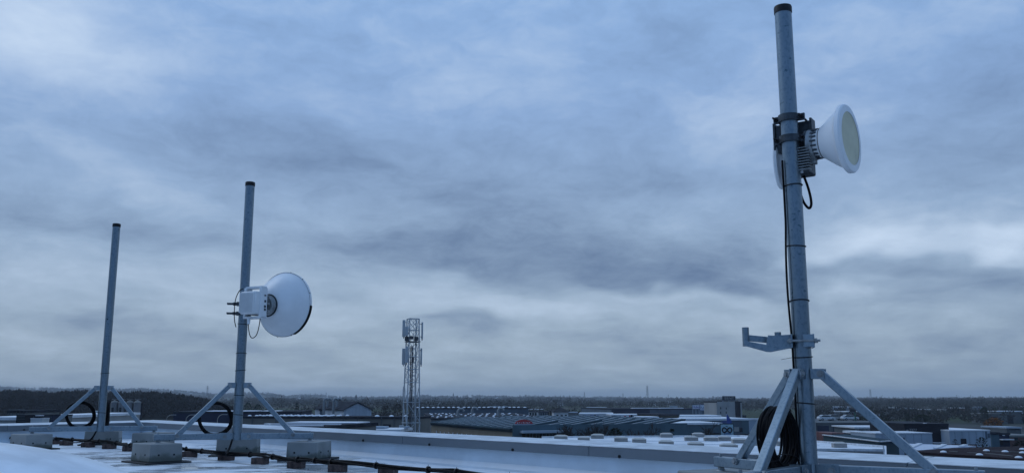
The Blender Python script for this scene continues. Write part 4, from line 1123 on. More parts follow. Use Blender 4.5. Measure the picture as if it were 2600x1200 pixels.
arc = [(W_ * .5 + W_ * .14 * math.cos(u / 10 * math.pi), z0 + H_ * .55 + H_ * .34 * math.sin(u / 10 * math.pi)) for u in range(11)]
MB().extr(arc, (0, -.1, 0), (1, 0, 0), (0, 0, 1), (0, 1, 0), 0, .015).build('arch_emblem', W_BLACK, t, smooth=False)
MB().cyl((W_ * .5, -.10, z0 + H_ * .42), (W_ * .5, -.085, z0 + H_ * .42), H_ * .22, n=18).build('red_disc', RED, t)
TURQ = material('turquoise_blue_paint', (.05, .16, .36), .5)
lettering('PLA', H_ * .62, TURQ, t, (W_ * .20, -.11, z0 + H_ * .46), W_ * .30); lettering('MAT', H_ * .62, TURQ, t, (W_ * .80, -.11, z0 + H_ * .46), W_ * .30)
MB().bb(W_ * .08, W_ * .92, -.1, -.085, z0 + H_ * .16, z0 + H_ * .22).build('underline', TURQ, t, smooth=False)
# pale tower block with dark strip and roof sign
b = Bld('tower_block', 'pale concrete tower block with a tall dark strip and roof sign', 1819, 285, 1883, 287, 1018, 9, W_CONC, R_DARK, roof_t=.4, over=.02)
b.feat('dark_strip', 1866, 1019.5, 1880.5, 1066, W_BLACK, .25)
b.feat('top_band', 1820, 1018.5, 1865.8, 1030.5, W_CONC, .1)
for (x0, y0) in ((1829, 1033), (1843, 1033.5), (1829, 1044), (1843, 1044)): b.window(x0, y0, x0 + 1.7, y0 + 4.5)
b.feat('roof_hatch', 1829, 1015.8, 1835, 1018, W_BLACK, -.5, None, 2)
b = Bld('low_shop', 'small dark block at the foot of the pale tower block', 1884, 296, 1894, 296, 1053, 6, W_BLACK, R_DARK)
t, W_, H_, z0 = board('roof_sign', 'dark roof sign with pale outlined letters on top of the tower block', 1834.5, 1005.5, 1866, 1014.8, 286.5, BLACKP, W_SLATE, 1018.2)
lettering('EENT', H_ * 1.0, material('pale_letters', (.36, .36, .36), .5), t, (W_ * .54, -.11, z0 + H_ * .5), W_ * .74)
# infinity sign and blue arrow totem
b = Bld('blue_shop', 'slate blue shop at right of the sawtooth hall, behind the square emblem sign', 1700, 152, 1832, 153, 1072.5, 12, W_TEAL, R_SNOW)
b.feat('door_lintel', 1755, 1099.5, 1776, 1102, W_BLACK, .25); b.feat('side_lintel', 1812, 1098, 1828, 1099.5, W_BLACK, .25)
t, W_, H_, z0 = board('square_sign', 'square pale sign with a dark figure eight emblem', 1830.5, 1076, 1861, 1106, 150, material('pale_cyan_board', (.40, .58, .64), .5), W_DTEAL, 1140)
pts = []
for i in range(48):
    u = i / 48 * 6.2832; k = W_ * .34 / (1 + math.sin(u) ** 2)
    pts.append(Vector((W_ / 2 + k * math.cos(u) * 1.1, -.13 - .02 * math.cos(u), z0 + H_ * .52 + k * 1.5 * math.sin(u) * math.cos(u))))
MB().tube(pts, W_ * .055, 8, True).build('figure_eight', W_BLACK, t)
for k in range(5): MB().bb(W_ * (.26 + .11 * k), W_ * (.34 + .11 * k), -.12, -.085, z0 + H_ * .15, z0 + H_ * (.26 + .03 * (k % 2))).build('letter_stroke', TURQ, t, smooth=False)
for k in range(3): MB().bb(W_ * (.42 + .07 * k), W_ * (.47 + .07 * k), -.12, -.085, z0 + H_ * .78, z0 + H_ * (.82 + .03 * (2 - k))).build('small_mark', W_BLACK, t, smooth=False)
p_ = at(1846, 1075, 158)
t = thing('arrow_sign', 'tall blue slanting arrow with blue letters above the square sign', 'sign', (p_.x, 158, p_.z))
k_ = 158 / FPX
MB().extr([(0, 0), (9.5 * k_, 1 * k_), (12 * k_, 4 * k_), (11 * k_, 8 * k_), (1.0 * k_, 24 * k_), (-.5 * k_, 18 * k_)], (0, 0, 0), (1, 0, 0), (0, 0, 1), (0, 1, 0), -.1, .1).build('arrow', BLUE, t, smooth=False)
for k, h_ in enumerate((6, 7, 8, 8, 7)): MB().bb((-13.5 + 2.8 * k) * k_, (-12.3 + 2.8 * k) * k_, -.05, .05, 0, h_ * k_).build('letter_stroke', BLUE, t, smooth=False)
MB().cyl((2 * k_, 0, -4.4), (2 * k_, 0, 0), .1, n=8).build('post', W_DGREY, t)

# ---- neighbour's snow covered roof with skylight boxes
ZN = -2.6
npoly = [onz(1376, 1110.5, ZN), onz(1505, 1109.3, ZN), onz(1880, 1107.0, ZN), onz(2110, 1124.5, ZN), onz(2246, 1135, ZN), onz(2246, 1190, ZN), onz(1376, 1140, ZN)]
o0 = Vector((npoly[0].x, npoly[0].y, G))
t = thing('snowy_building', "neighbour's wide snow covered flat roof dotted with grey skylight boxes", 'building', o0)
loc2 = [(p.x - o0.x, p.y - o0.y) for p in npoly]
fixn(MB().prism(loc2, 0, ZN - G - .2).build('wall', W_GREY, t, smooth=False))
rf = fixn(MB().prism([(x * 1.0, y * 1.0) for x, y in loc2], ZN - G - .2, ZN - G).build('roof', R_SNOW, t, smooth=False))
for i in range(5):
    a = Vector((*loc2[i], ZN - G + .05)); c = Vector((*loc2[i + 1], ZN - G + .05)); MB().beam(a, c, .22, .14).build('roof_kerb', TRIMW, rf, smooth=False)
for v_ in (1118, 1126):
    a = onz(1420 if v_ < 1120 else 1600, v_, ZN) - o0; c = onz(2080, v_ + 3, ZN) - o0; MB().beam(a + UP * .01, c + UP * .01, .25, .05).build('snow_ridge', SNOWM, rf, smooth=False)
boxes = [(1407, 1440, 1115.5), (1467, 1497, 1120), (1501, 1533, 1112.5), (1560, 1594, 1120.5), (1606, 1641, 1124), (1674, 1711, 1130.5), (1678, 1708, 1109.5), (1740, 1773, 1118.5), (1790, 1824, 1119.8), (1826, 1856, 1118),
         (1862, 1899, 1124.5), (1749, 1788, 1135.5), (1832, 1874, 1140), (1760, 1789, 1109), (1974, 2000, 1131), (2119, 2151, 1135.5), (1905, 1935, 1130)]
BOXM = material('skylight_upstand', (.30, .29, .275), .7, 0, .12, 1.5)
for (x0, x1, yb) in boxes:
    a = onz(x0, yb, ZN) - o0; c = onz(x1, yb, ZN) - o0; wd = (c - a).length; mid = (a + c) / 2
    s_ = MB().bb(-wd / 2, wd / 2, 0, wd * .95, 0, .26).build('skylight_upstand', BOXM, rf, .01, smooth=False); s_.location = mid; s_.rotation_euler = (0, 0, R(-6))
    g_ = MB().add([(-wd / 2 - .04, -.04, .265), (wd / 2 + .04, -.04, .265), (wd / 2 + .04, wd * .99, .265), (-wd / 2 - .04, wd * .99, .265), (-wd * .3, wd * .2, .36), (wd * .3, wd * .2, .36), (wd * .3, wd * .75, .36), (-wd * .3, wd * .75, .36)],
                  [(3, 2, 1, 0), (4, 5, 6, 7), (0, 1, 5, 4), (1, 2, 6, 5), (2, 3, 7, 6), (3, 0, 4, 7)]).build('skylight_pane', material('skylight_pane', (.42, .41, .38), .3, 0, .1, 2), s_, smooth=False)
b = Bld('parapet_block', 'pale low wall with post right of the nearest pole, beyond the parapet', 2070, 40, 2244, 39.6, 1137.5, .5, W_CONC, TRIMW, 'wall', .1, .03)
b.feat('post', 2241, 1130, 2246, 1165, TRIMW, .08)
for k in range(4): b.feat('wall_joint', 2100 + 35 * k, 1140, 2100.8 + 35 * k, 1165, W_GREY, .015)

# ---- right: sheds, black block, white wall
def polybld(name, label, pts, ztop, wall, roof):
    o0 = Vector((pts[0].x, pts[0].y, G)); t = thing(name, label, 'building', o0)
    lp = [(p.x - o0.x, p.y - o0.y) for p in pts]
    fixn(MB().prism(lp, 0, ztop - G - .25).build('wall', wall, t, smooth=False))
    r_ = fixn(MB().prism(lp, ztop - G - .26, ztop - G).build('roof', roof, t, smooth=False)); r_.scale = (1.004, 1.004, 1)
    return t, r_
z_ = -3.5
A_, B_, C_ = onz(2090, 1103.5, z_), onz(2233, 1120.5, z_), onz(2281, 1117.5, z_)
t, r_ = polybld('teal_shed', 'deep teal shed with pale roof edge right of the nearest pole', [A_, B_, C_, A_ + (C_ - B_) * 1.3], z_, W_DTEAL, R_TEAL)
o0 = Vector((A_.x, A_.y, G))
for (p, q) in ((A_, B_), (B_, C_)): MB().beam(p - o0 + UP * .03, q - o0 + UP * .03, .25, .09).build('roof_edge', TRIMW, r_, smooth=False)
b = Bld('dark_warehouse', 'dark slate warehouse with cars parked on its roof, right of the nearest pole', 2066, 215, 2275, 217, 1071.5, 40, W_DGREY, W_DGREY)
for k in range(5): b.feat('dark_bay', 2075 + k * 40, 1080, 2105 + k * 40, 1099, W_NAVY, .1)
t, W_, H_, z0 = board('striped_sign', 'white sign with black vertical strokes right of the nearest pole', 2126.5, 1081, 2143, 1094, 190, SIGNW, W_DGREY, 1110)
for k, (x_, h_) in enumerate(((.12, .9), (.25, .7), (.36, .95), (.5, .6), (.62, .9), (.75, .75), (.88, .95))): MB().bb(W_ * x_ - .05, W_ * x_ + .05, -.11, -.085, z0 + H_ * .06, z0 + H_ * h_).build('letter_stroke', BLACKP, t, smooth=False)
lorry('lorry with a faded red box body seen from behind, right of the nearest pole', 2097, 1100, 150, 9, R(97), W_DGREY, W_DGREY, 2.55, material('faded_red', (.13, .045, .04), .7, 0, .3, 1))
# parked cars
def car(label, px, Y, rz, paint, z=G):
    p = at(px, 1100, Y); t = thing('parked_car', label, 'car', (p.x, Y, z), rz, 'parked cars')
    MB().extr([(-2.1, .35), (2.1, .35), (2.12, .75), (1.95, .88), (1.05, .98), (.45, 1.42), (-1.2, 1.45), (-1.95, 1.0), (-2.12, .85)], (0, -.87, 0), (1, 0, 0), (0, 0, 1), (0, 1, 0), 0, 1.74).build('body', paint, t, .06, smooth=False)
    for s_ in (-.875, .875): MB().extr([(-1.7, 1.02), (.95, 1.0), (.42, 1.36), (-1.15, 1.39)], (0, s_, 0), (1, 0, 0), (0, 0, 1), (0, 1, 0), -.012, .012).build('side_window', GLASS, t, smooth=False)
    for s_, u in ((1, (.48, 1.06)), (-1, (-1.93, -1.24))):
        MB().beam(Vector((u[0] if s_ > 0 else u[1], 0, 1.40)), Vector((u[1] if s_ > 0 else u[0], 0, 1.03)), 1.5, .03).build('windscreen', GLASS, t, smooth=False)
    for x_ in (-1.3, 1.35):
        for s_ in (-1, 1):
            w_ = MB().cyl((x_, s_ * .68, .32), (x_, s_ * .89, .32), .32, n=16).build('wheel', BLACK, t)
            MB().cyl((x_, s_ * .885, .32), (x_, s_ * .90, .32), .19, n=12).build('rim', GREYM, w_)
    for s_ in (-.6, .6): MB().box((2.08, s_, .68), (.08, .32, .14)).build('headlight', SIGNW, t, .02)
    return t
CARW = material('car_white', (.6, .62, .64), .3); CARB = material('car_black', (.015, .016, .02), .25); CARS = material('car_silver', (.35, .37, .38), .3, .5)
z1 = at(1880, 1112, 172).z - 1.42
car('white parked car beside the square emblem sign', 1883, 172, R(20), CARW, z1); car('dark parked car between two light cars near the square sign', 1898, 180, R(15), CARB, z1); car('silver parked car left of the nearest mast coil', 1917, 176, R(170), CARS, z1)
struct(MB().bb(at(1850, 1100, 186).x, at(1990, 1100, 186).x, 166, 200, G + .004, z1).build('parking_deck', material('asphalt', (.05, .052, .055), .9, 0, .2, .5), smooth=False))
zr = at(2120, 1071.5, 215).z
for (px, Y, m_, lb) in ((2100, 232, CARW, 'white car parked on the dark warehouse roof, leftmost'), (2122, 236, CARS, 'silver car parked on the dark warehouse roof, second from the left'), (2160, 234, CARW, 'white car on the dark warehouse roof near the green pole')):
    car(lb, px, Y, R(5), m_, zr)
# flat canopy building and black block
b = Bld('canopy_building', 'flat canopied building with a white fascia left of the black block', 2172, 150, 2298, 150, 1083, 10, W_DGREY, TRIMW, roof_t=.22, over=.3)
for k in range(7): b.feat('canopy_post', 2178 + k * 17, 1086, 2179.2 + k * 17, 1105, TRIMW, .25, None, -.15)
b.feat('lower_fascia', 2172, 1089.5, 2298, 1091, TRIMW, .2)
b = Bld('dark_annexe', 'dark low annexe with brown front left of the pale wall', 2195, 128, 2224, 128, 1097, 8, W_BLACK, R_SNOW)
b = Bld('white_hall', 'pale blue white blank wall in front of the black block', 2222, 112, 2366, 113, 1098, 6, W_LBLUE, TRIMW, roof_t=.12, over=.05)
b.feat('slot_window', 2293.5, 1109.5, 2296.5, 1116, W_BLACK, .04)
for k in range(6): b.feat('panel_joint', 2240 + 20 * k, 1100, 2240.6 + 20 * k, 1130, JOINT, .015)
b = Bld('black_block', 'black office block with small pale letters and a glazed corner', 2296, 124, 2408, 124, 1074, 12, W_BLACK, W_BLACK, roof_t=.2, over=.03)
b.feat('snow_blob', 2351, 1073, 2357, 1074.2, SNOWM, -.4, None, .9)
for (x0, y0, x1, y1) in ((2387, 1081, 2394, 1090), (2396, 1081, 2403, 1090), (2387, 1092, 2393, 1096), (2395, 1098, 2401, 1110), (2402.5, 1092, 2406, 1112), (2388, 1115, 2394, 1120), (2396, 1115, 2406, 1120)): b.window(x0, y0, x1, y1)
lt = b.loc(2318, 1090.5); lb_ = lettering('3377', .42, material('pale_letters', (.36, .36, .36), .5), b.t, (lt[0], -.05, lt[1]), 1.0)
b.feat('small_emblem', 2301, 1089.5, 2306.5, 1094, material('pale_letters', (.36, .36, .36)), .05)
b.feat('door_canopy', 2364, 1121.5, 2410, 1123.5, TRIMW, .9)
b = Bld('white_hall', 'long whitewashed hall wall with a dark door at the right', 2410, 122, 2513, 122.6, 1090.5, 14, W_LBLUE, R_SNOW, roof_t=.15, over=.05)
b.feat('door', 2439, 1112.5, 2454, 1128, W_BLACK, .06)
b.feat('bird_shaped_emblem', 2501, 1094, 2507, 1114, W_SLATE, .05); b.feat('emblem_wing', 2507.2, 1099, 2514, 1110, W_SLATE, .055)
for k in range(5): b.feat('panel_joint', 2425 + 18 * k, 1093, 2425.5 + 18 * k, 1128, JOINT, .015)
b = Bld('teal_shop', 'narrow teal shop next to the whitewashed hall', 2516, 130, 2536, 130, 1096, 8, W_TEAL, R_DARK)
b = Bld('navy_shop', 'small navy shop with a white canopy at the right', 2529, 140, 2562, 140.2, 1098, 8, W_NAVY, R_DARK)
b.feat('emblem', 2545, 1101.5, 2551, 1105, SIGNW, .06); b.feat('canopy', 2536, 1113, 2566, 1115.5, TRIMW, .9); b.feat('door', 2537, 1116, 2547, 1128, W_BLACK, .05)
b = Bld('brown_building', 'red brown low building at the right edge', 2562, 150, 2640, 150.5, 1104, 10, material('wall_brick_red', (.10, .045, .035), .8, 0, .2, 1), W_GREY)
b.feat('wall_window', 2575, 1110, 2585, 1117, GLASS, .05)
b = Bld('flat_grey_office', 'grey flat roofed office near the orange tree at the right', 2556, 190, 2592, 190.2, 1083, 9, W_DGREY, W_LBLUE)
b.window(2562, 1086, 2588, 1089.5, None, None, 5)
# dark roof with domes, pale roof lights, grey fascia at lower right
z_ = -4.5
poly = [onz(2296, 1143.5, z_), onz(2340, 1146.5, z_), onz(2620, 1166, z_), onz(2760, 1172, z_), onz(2760, 1130, z_), onz(2600, 1131.5, z_), onz(2420, 1136, z_)]
t, r_ = polybld('dark_roofed_hall', 'hall with dark brown flat roof and white domes at the lower right', poly, z_, material('wall_fascia_grey', (.14, .155, .17), .6, 0, .06, .4), R_BROWN)
o0 = Vector((poly[0].x, poly[0].y, G))
for (px, py) in ((2395, 1147), (2486, 1154), (2504, 1143.5), (2551, 1146), (2585, 1161), (2595, 1140), (2595, 1149)):
    q = onz(px, py, z_) - o0; inst(dome_me, r_, (q.x, q.y, z_ - G), 0, (.5, .5, .42), 'skylight_dome')
for (a_, c_) in (((2410, 1144.5), (2430, 1146)), ((2456, 1147.5), (2480, 1149)), ((2500, 1149.5), (2570, 1157)), ((2515, 1144), (2600, 1147))):
    a = onz(*a_, z_) - o0; c = onz(*c_, z_) - o0; MB().beam(a + UP * .02, c + UP * .02, .12, .05).build('roof_seam', W_GREY, r_, smooth=False)
pp2 = [onz(2296, 1125, z_), onz(2330, 1142.5, z_), onz(2420, 1135.5, z_), onz(2478, 1131, z_)]
t = thing('roof_light_slope', 'pale blue translucent roof slope with white bars, left of the dark roof', 'roof', (pp2[0].x, pp2[0].y, G))
o0 = Vector((pp2[0].x, pp2[0].y, G)); H0 = z_ - G + .02
lp = [(p.x - o0.x, p.y - o0.y) for p in pp2]
fixn(MB().prism(lp, 0, H0).build('panel_slope', material('translucent_sheet', (.46, .52, .62), .35, 0, .08, 1), t, smooth=False))
for (a_, c_) in (((2312, 1137), (2336, 1126.5)), ((2376, 1138.5), (2398, 1129)), ((2440, 1133), (2452, 1130))):
    a = onz(*a_, z_) - o0; c = onz(*c_, z_) - o0; a.z = c.z = H0 + .06; MB().beam(a, c, .5, .12).build('roof_bar', TRIMW, t, smooth=False)
b = Bld('yard_wall', 'low red brown yard wall with snow bits before the whitewashed hall', 2392, 105, 2480, 105.3, 1127.5, .5, material('wall_brick_red', (.1, .045, .035)), R_BROWN, 'wall', .06, .02)

# ---- far right greenhouse, banded building
b = Bld('greenhouse', 'long pale greenhouse among trees at the right', 2350, 480, 2490, 485, 1054.5, 25, W_LBLUE, material('greenhouse_glass', (.45, .50, .55), .25, 0, .1, .2))
for k in range(14): b.feat('glazing_bar', 2352 + 10 * k, 1056, 2353 + 10 * k, 1066, W_SLATE, .1)
b = Bld('banded_building', 'white banded building far behind the poplars at right', 2548, 460, 2640, 462, 1051, 15, W_SLATE, TRIMW)
for k in range(2): b.feat('white_band', 2549, 1054.5 + 4.5 * k, 2598, 1056 + 4.5 * k, TRIMW, .2)
for (x0, x1, y0, Y, lb) in ((2318, 2356, 1026, 1500, 'low brown roofed barn on the far slope at right'), (2255, 2275, 1047, 420, 'white house between round trees at right'), (2215, 2240, 1064, 330, 'grey flat workshop below the round trees at right'), (1690, 1720, 1016, 1700, 'pale farm sheds on the far slope above the slate hall'), (1590, 1612, 1021, 1500, 'tiny pale barn on the far slope below the pylon'), (1474, 1486, 1017, 1800, 'tiny pale farmhouse on far slope above the white houses')):
    t, W_, he, hr = gabled(lb, x0, x1, y0 + 4, y0 + .5, Y, 14, R(6), W_WHITE if 'white' in lb or 'pale' in lb else W_GREY, R_TILE if 'brown' in lb else W_GREY, 'far_house', 'house')

# ================================================================== lattice tower
def lattice_tower():
    Yt = 104.0; pb = at(1043.5, 1088, Yt); k = Yt / FPX
    t = thing('lattice_tower', 'grey lattice telecom tower with panel antennas standing behind the parapet', 'telecom tower', (pb.x, Yt, G), R(24))
    def zz(py): return at(1043, py, Yt).z - G
    GT = material('tower_galvanised', (.46, .50, .53), .5, .3, .12, 2); TD = material('tower_dark', (.05, .055, .065), .6)
    zt = zz(809); wb, wt = .84, .56
    def half(z): return wb + (wt - wb) * min(1, max(0, (z - zz(1088)) / (zt - zz(1088))))
    def cnr(i, z): h = half(z); return Vector((h * (1, 1, -1, -1)[i], h * (1, -1, -1, 1)[i], z))
    for i in range(4): MB().cyl(cnr(i, 0), cnr(i, zt), .085, .065, n=8).build('tower_leg', GT, t)
    lev = [0, zz(1150), zz(1112), zz(1072), zz(1020), zz(970), zz(937), zz(905), zz(868), zz(838), zt]
    for li, z in enumerate(lev[1:], 1):
        for i in range(4):
            MB().beam(cnr(i, z), cnr((i + 1) % 4, z), .075).build('tower_rung', GT, t, smooth=False)
    for li in range(len(lev) - 1):
        z0, z1 = lev[li], lev[li + 1]
        for i in range(4):
            MB().beam(cnr(i, z0), cnr((i + 1) % 4, z1), .05).build('tower_brace', GT, t, smooth=False)
            if li >= 5: MB().beam(cnr((i + 1) % 4, z0), cnr(i, z1), .05).build('tower_brace', GT, t, smooth=False)
    for x_ in (-.30, -.12): MB().cyl((x_, -.35, 0), (x_, -.35, zz(878)), .07, n=7).build('cable_run', TD, t)
    for x_ in (.12, .36): MB().cyl((x_, .1, 0), (x_, .1, zt), .022, n=5).build('ladder_rail', GT, t)
    rung = MB().cyl((.12, .1, 0), (.36, .1, 0), .016, n=5).mesh('ladder_rung'); rung.materials.append(GT)
    for j in range(44): inst(rung, t, (0, 0, .6 + j * (zt - .8) / 44), 0, None, 'ladder_rung')
    PM = material('panel_antenna_grey', (.50, .53, .55), .5, 0, .04)
    inv = Matrix.Rotation(-R(24), 3, 'Z')
    def panel(px, y0, y1, dy, w_=.34):
        p = inv @ (Vector((at(px, (y0 + y1) / 2, Yt + dy).x - pb.x, dy, 0)))
        z1, z0 = zz(y0), zz(y1)
        a = MB().box((p.x, p.y, (z0 + z1) / 2), (w_, .16, z1 - z0), inv).build('panel_antenna', PM, t, .03)
        for z in (z0 + .25, z1 - .25):
            q = cnr(min(range(4), key=lambda i: (cnr(i, z) - Vector((p.x, p.y, z))).length), z)
            MB().beam((p.x, p.y, z), q, .05).build('antenna_bracket', TD, a, smooth=False)
        MB().cyl((p.x, p.y, z0 - .18), (p.x, p.y, z0), .05, n=6).build('antenna_tail', TD, a)
    panel(1025.5, 812, 855, -.2); panel(1033, 830, 853, -1.0); panel(1072, 817, 860, .1, .2)
    panel(1024.5, 884, 925, -.2); panel(1032.5, 880, 921, -1.0); panel(1069.5, 883, 926, .1, .2)
    for (px, y0, y1, dy) in ((1033, 855, 866, -.7), (1045, 854, 862, -.9), (1057, 855, 865, -.6)):
        p = inv @ Vector((at(px, y0, Yt + dy).x - pb.x, dy, 0)); z1, z0 = zz(y0), zz(y1)
        MB().box((p.x, p.y, (z0 + z1) / 2), (.46, .3, z1 - z0), inv).build('radio_unit', TD, t, .02)
    h = half(zz(867)) + .12; MB().box((0, 0, zz(867)), (h * 2, h * 2, .06)).build('platform', TD, t, smooth=False)
    MB().box((-.2, -.9, zz(909) - .2), (.2, .2, .6), inv).build('radio_unit', TD, t, .02)
    p = inv @ Vector((at(1021, 1080, Yt).x - pb.x, -.6, 0)); MB().box((p.x, p.y, zz(1092)), (.5, .5, 1.2), inv).build('equipment_box', PM, t, .02)
lattice_tower()

# ================================================================== pylons, spires, poles on the skyline
PYL = material('pylon_steel', (.10, .11, .12), .7)
def pylon(px, y0, y1, Y, lb, wide=1.0):
    a = at(px, y1, Y); c = at(px, y0, Y); H_ = c.z - a.z + 6
    t = thing('electricity_pylon', lb, 'pylon', (a.x, Y, a.z - 6), R(rnd.uniform(-30, 30)), 'electricity pylons on the skyline')
    m = MB(); wb = H_ * .085 * wide; th = Y * .00022
    for i in range(4):
        sx, sy = ((1, 1), (1, -1), (-1, -1), (-1, 1))[i]
        m.beam((sx * wb, sy * wb, 0), (sx * wb * .15, sy * wb * .15, H_), th)
    for j in range(6):
        z0, z1 = H_ * j / 6, H_ * (j + 1) / 6; w0, w1 = wb * (1 - .85 * j / 6), wb * (1 - .85 * (j + 1) / 6)
        m.beam((-w0, -w0, z0), (w1, -w1, z1), th * .7).beam((w0, w0, z0), (-w1, w1, z1), th * .7)
    m.build('pylon_body', PYL, t, smooth=False)
    for z in (.72, .82, .92): MB().beam((-H_ * .10 * (1.3 - z * .5), 0, H_ * z), (H_ * .10 * (1.3 - z * .5), 0, H_ * z), th).build('cross_arm', PYL, t, smooth=False)
pylon(526, 978, 1003, 2300, 'pylon on the hill left of the big dish mast')
pylon(1644, 978, 1012, 2300, 'tallest pylon on the skyline, left of the roof sign tower block')
pylon(2211, 987, 1014, 2400, 'pylon on the skyline right of the nearest mast')
pylon(1024, 980, 1006, 2700, 'thin pylon just left of the lattice tower')
pylon(1484, 994, 1008, 4200, 'tiny pylon above the white houses'); pylon(1582, 997, 1009, 4300, 'tiny pylon left of the tallest pylon'); pylon(1697, 1000, 1011, 4300, 'tiny pylon right of the tallest pylon')
pylon(2465, 1001, 1013, 4200, 'tiny pylon on the far right skyline'); pylon(828, 995, 1003, 4300, 'tiny pylon above the pale gabled hall'); pylon(107, 984, 991, 4300, 'tiny mast peeking over the dark wood at left')
def spire(px, y0, y1, Y, lb, wpx):
    a = at(px, y1, Y); H_ = at(px, y0, Y).z - a.z; wd = wpx * Y / FPX
    t = thing('church_spire', lb, 'church spire', (a.x, Y, a.z - 10), 0)
    MB().bb(-wd / 2, wd / 2, -wd / 2, wd / 2, 0, 10 + H_ * .2).build('tower', W_DGREY, t, smooth=False)
    MB().lathe([(wd * .68, 10 + H_ * .2), (.05, 10 + H_)], 8).build('spire_roof', R_TILE, t, smooth=False)
spire(904, 1000, 1010, 1500, 'dark pointed church spire above the pale gabled hall', 6); spire(1151, 995, 1006, 2600, 'thin church spire on the skyline right of the tower', 2.6); spire(1334, 1000, 1006, 3200, 'tiny spire on the skyline above the slate hall', 2.2)
p_ = at(2170, 1038, 230)
t = thing('flag_pole', 'green pole with a dark head right of the nearest pole', 'pole', (p_.x, 230, G))
GRN = material('green_paint', (.02, .10, .06), .5)
MB().cyl((0, 0, 0), (0, 0, p_.z - G), .22, .16, n=10).build('post', GRN, t); MB().box((-.5, 0, p_.z - G - .3), (1.4, .5, .7)).build('head', BLACKP, t, .05)

# ================================================================== vegetation
def trimesh(name, V, mat, parent=None):
    V = np.asarray(V, dtype=np.float32).reshape(-1, 3); n = len(V)
    me = bpy.data.meshes.new(name); me.vertices.add(n); me.vertices.foreach_set('co', V.ravel())
    me.loops.add(n); me.loops.foreach_set('vertex_index', np.arange(n, dtype=np.int32))
    me.polygons.add(n // 3); me.polygons.foreach_set('loop_start', np.arange(0, n, 3, dtype=np.int32))
    me.update(calc_edges=True); me.validate(); me.materials.append(mat)
    o = bpy.data.objects.new(name, me); COL.objects.link(o)
    if parent is not None: o.parent = parent
    return o
ng = np.random.default_rng(11)
def twig_cloud(cx, cy, cz, h, w, n, size, thin=.35):
    """n twig sized triangles through an egg shaped crown over each of many trees (arrays)"""
    cx, cy, cz, h, w = [np.repeat(np.asarray(a, float), n) for a in (cx, cy, cz, h, w)]
    m = len(cx)
    d = ng.normal(size=(m, 3)); d /= np.linalg.norm(d, axis=1)[:, None]
    r = ng.random(m) ** .45
    px_ = cx + d[:, 0] * r * w * .5; py_ = cy + d[:, 1] * r * w * .5
    pz_ = cz + h * (.56 + .44 * d[:, 2] * r * (1 - .12 * ng.random(m)))
    P = np.stack([px_, py_, pz_], 1)
    up = d * .8 + np.array([0, 0, .7]) + ng.normal(size=(m, 3)) * .45; up /= np.linalg.norm(up, axis=1)[:, None]
    sd_ = np.cross(up, ng.normal(size=(m, 3))); sd_ /= np.linalg.norm(sd_, axis=1)[:, None] + 1e-6
    s = (size * (.6 + .8 * ng.random(m)))[:, None] if np.isscalar(size) else (np.repeat(size, n) * (.6 + .8 * ng.random(m)))[:, None]
    return np.stack([P - sd_ * s * thin, P + sd_ * s * thin, P + up * s * 1.3], 1)
def bark(name, a, b_, sc=.03): return material(name, a, .95, 0, .2, sc, (1, 1, 1), 0, 40, col2=b_, lo=.35, hi=.65, spec=.1)
WOODM = bark('winter_wood', (.028, .024, .021), (.052, .042, .036)); FARM = bark('far_trees', (.040, .039, .034), (.062, .058, .050), .012)
EVER = bark('evergreen', (.010, .020, .013), (.022, .036, .022), .6); TWIG = bark('bare_twigs', (.035, .030, .030), (.065, .055, .052), .6)
OLIVE = bark('olive_foliage', (.022, .034, .018), (.045, .058, .030), .4); ORNG = bark('russet_leaves', (.16, .065, .022), (.26, .12, .045), .8)
TRUNK = bark('trunk_bark', (.035, .03, .027), (.06, .05, .045), 2)
# the dark wood on the left: one mass of bare trees
WTOP = [(-250, 986), (0, 988), (60, 987), (136, 993), (160, 990), (205, 987), (260, 990), (320, 993), (390, 991), (430, 995), (470, 1001), (500, 1006), (540, 1016), (575, 1028), (600, 1044)]
tx, ty, tz, th_, tw_ = [], [], [], [], []
for i in range(2300):
    px = rnd.uniform(-250, 600); Y = rnd.uniform(405, 560)
    top = float(np.interp(px, [p[0] for p in WTOP], [p[1] for p in WTOP]))
    a = at(px, top, Y); lim = at(px, top, 430).z - G
    h = min(a.z - G, lim * 1.15) * rnd.uniform(.80, 1.0)
    if h < 2.5: continue
    tx.append(a.x); ty.append(Y); tz.append(G); th_.append(h); tw_.append(rnd.uniform(6, 9))
o = trimesh('woodland', twig_cloud(tx, ty, tz, th_, tw_, 150, .85, .42), WOODM)
tag(o, 'dark wooded ridge of bare trees behind the bare mast at left', 'woodland', None, 'stuff')
# countryside trees: hedges, copses and scattered crowns out to the hills
tx, ty, tz, th_, tw_ = [], [], [], [], []
for i in range(1450):
    px = rnd.uniform(-150, 2750) if i < 1150 else rnd.uniform(2050, 2700); Y = 420 * (4900 / 420) ** (rnd.random() ** .5)
    if px < 620 and Y < 620: continue
    n_ = rnd.randint(3, 16); a = at(px, 1000, Y); ang = rnd.gauss(0, .35); hb = rnd.uniform(4.5, 10.5) * (1 if Y < 3000 else rnd.uniform(.8, 1.6))
    if 900 < px < 2600 and Y < 520: hb = min(hb, 6.0)
    for j in range(n_):
        x = a.x + (j - n_ / 2) * rnd.uniform(4, 9) * math.cos(ang) + rnd.gauss(0, 3); y = a.y + (j - n_ / 2) * 6 * math.sin(ang) + rnd.gauss(0, 6)
        if math.hypot(x, y) > 4860 or y < 400: continue
        tx.append(x); ty.append(y); tz.append(terrain_z(x, y) - .5); th_.append(hb * rnd.uniform(.6, 1.15)); tw_.append(rnd.uniform(5, 10))
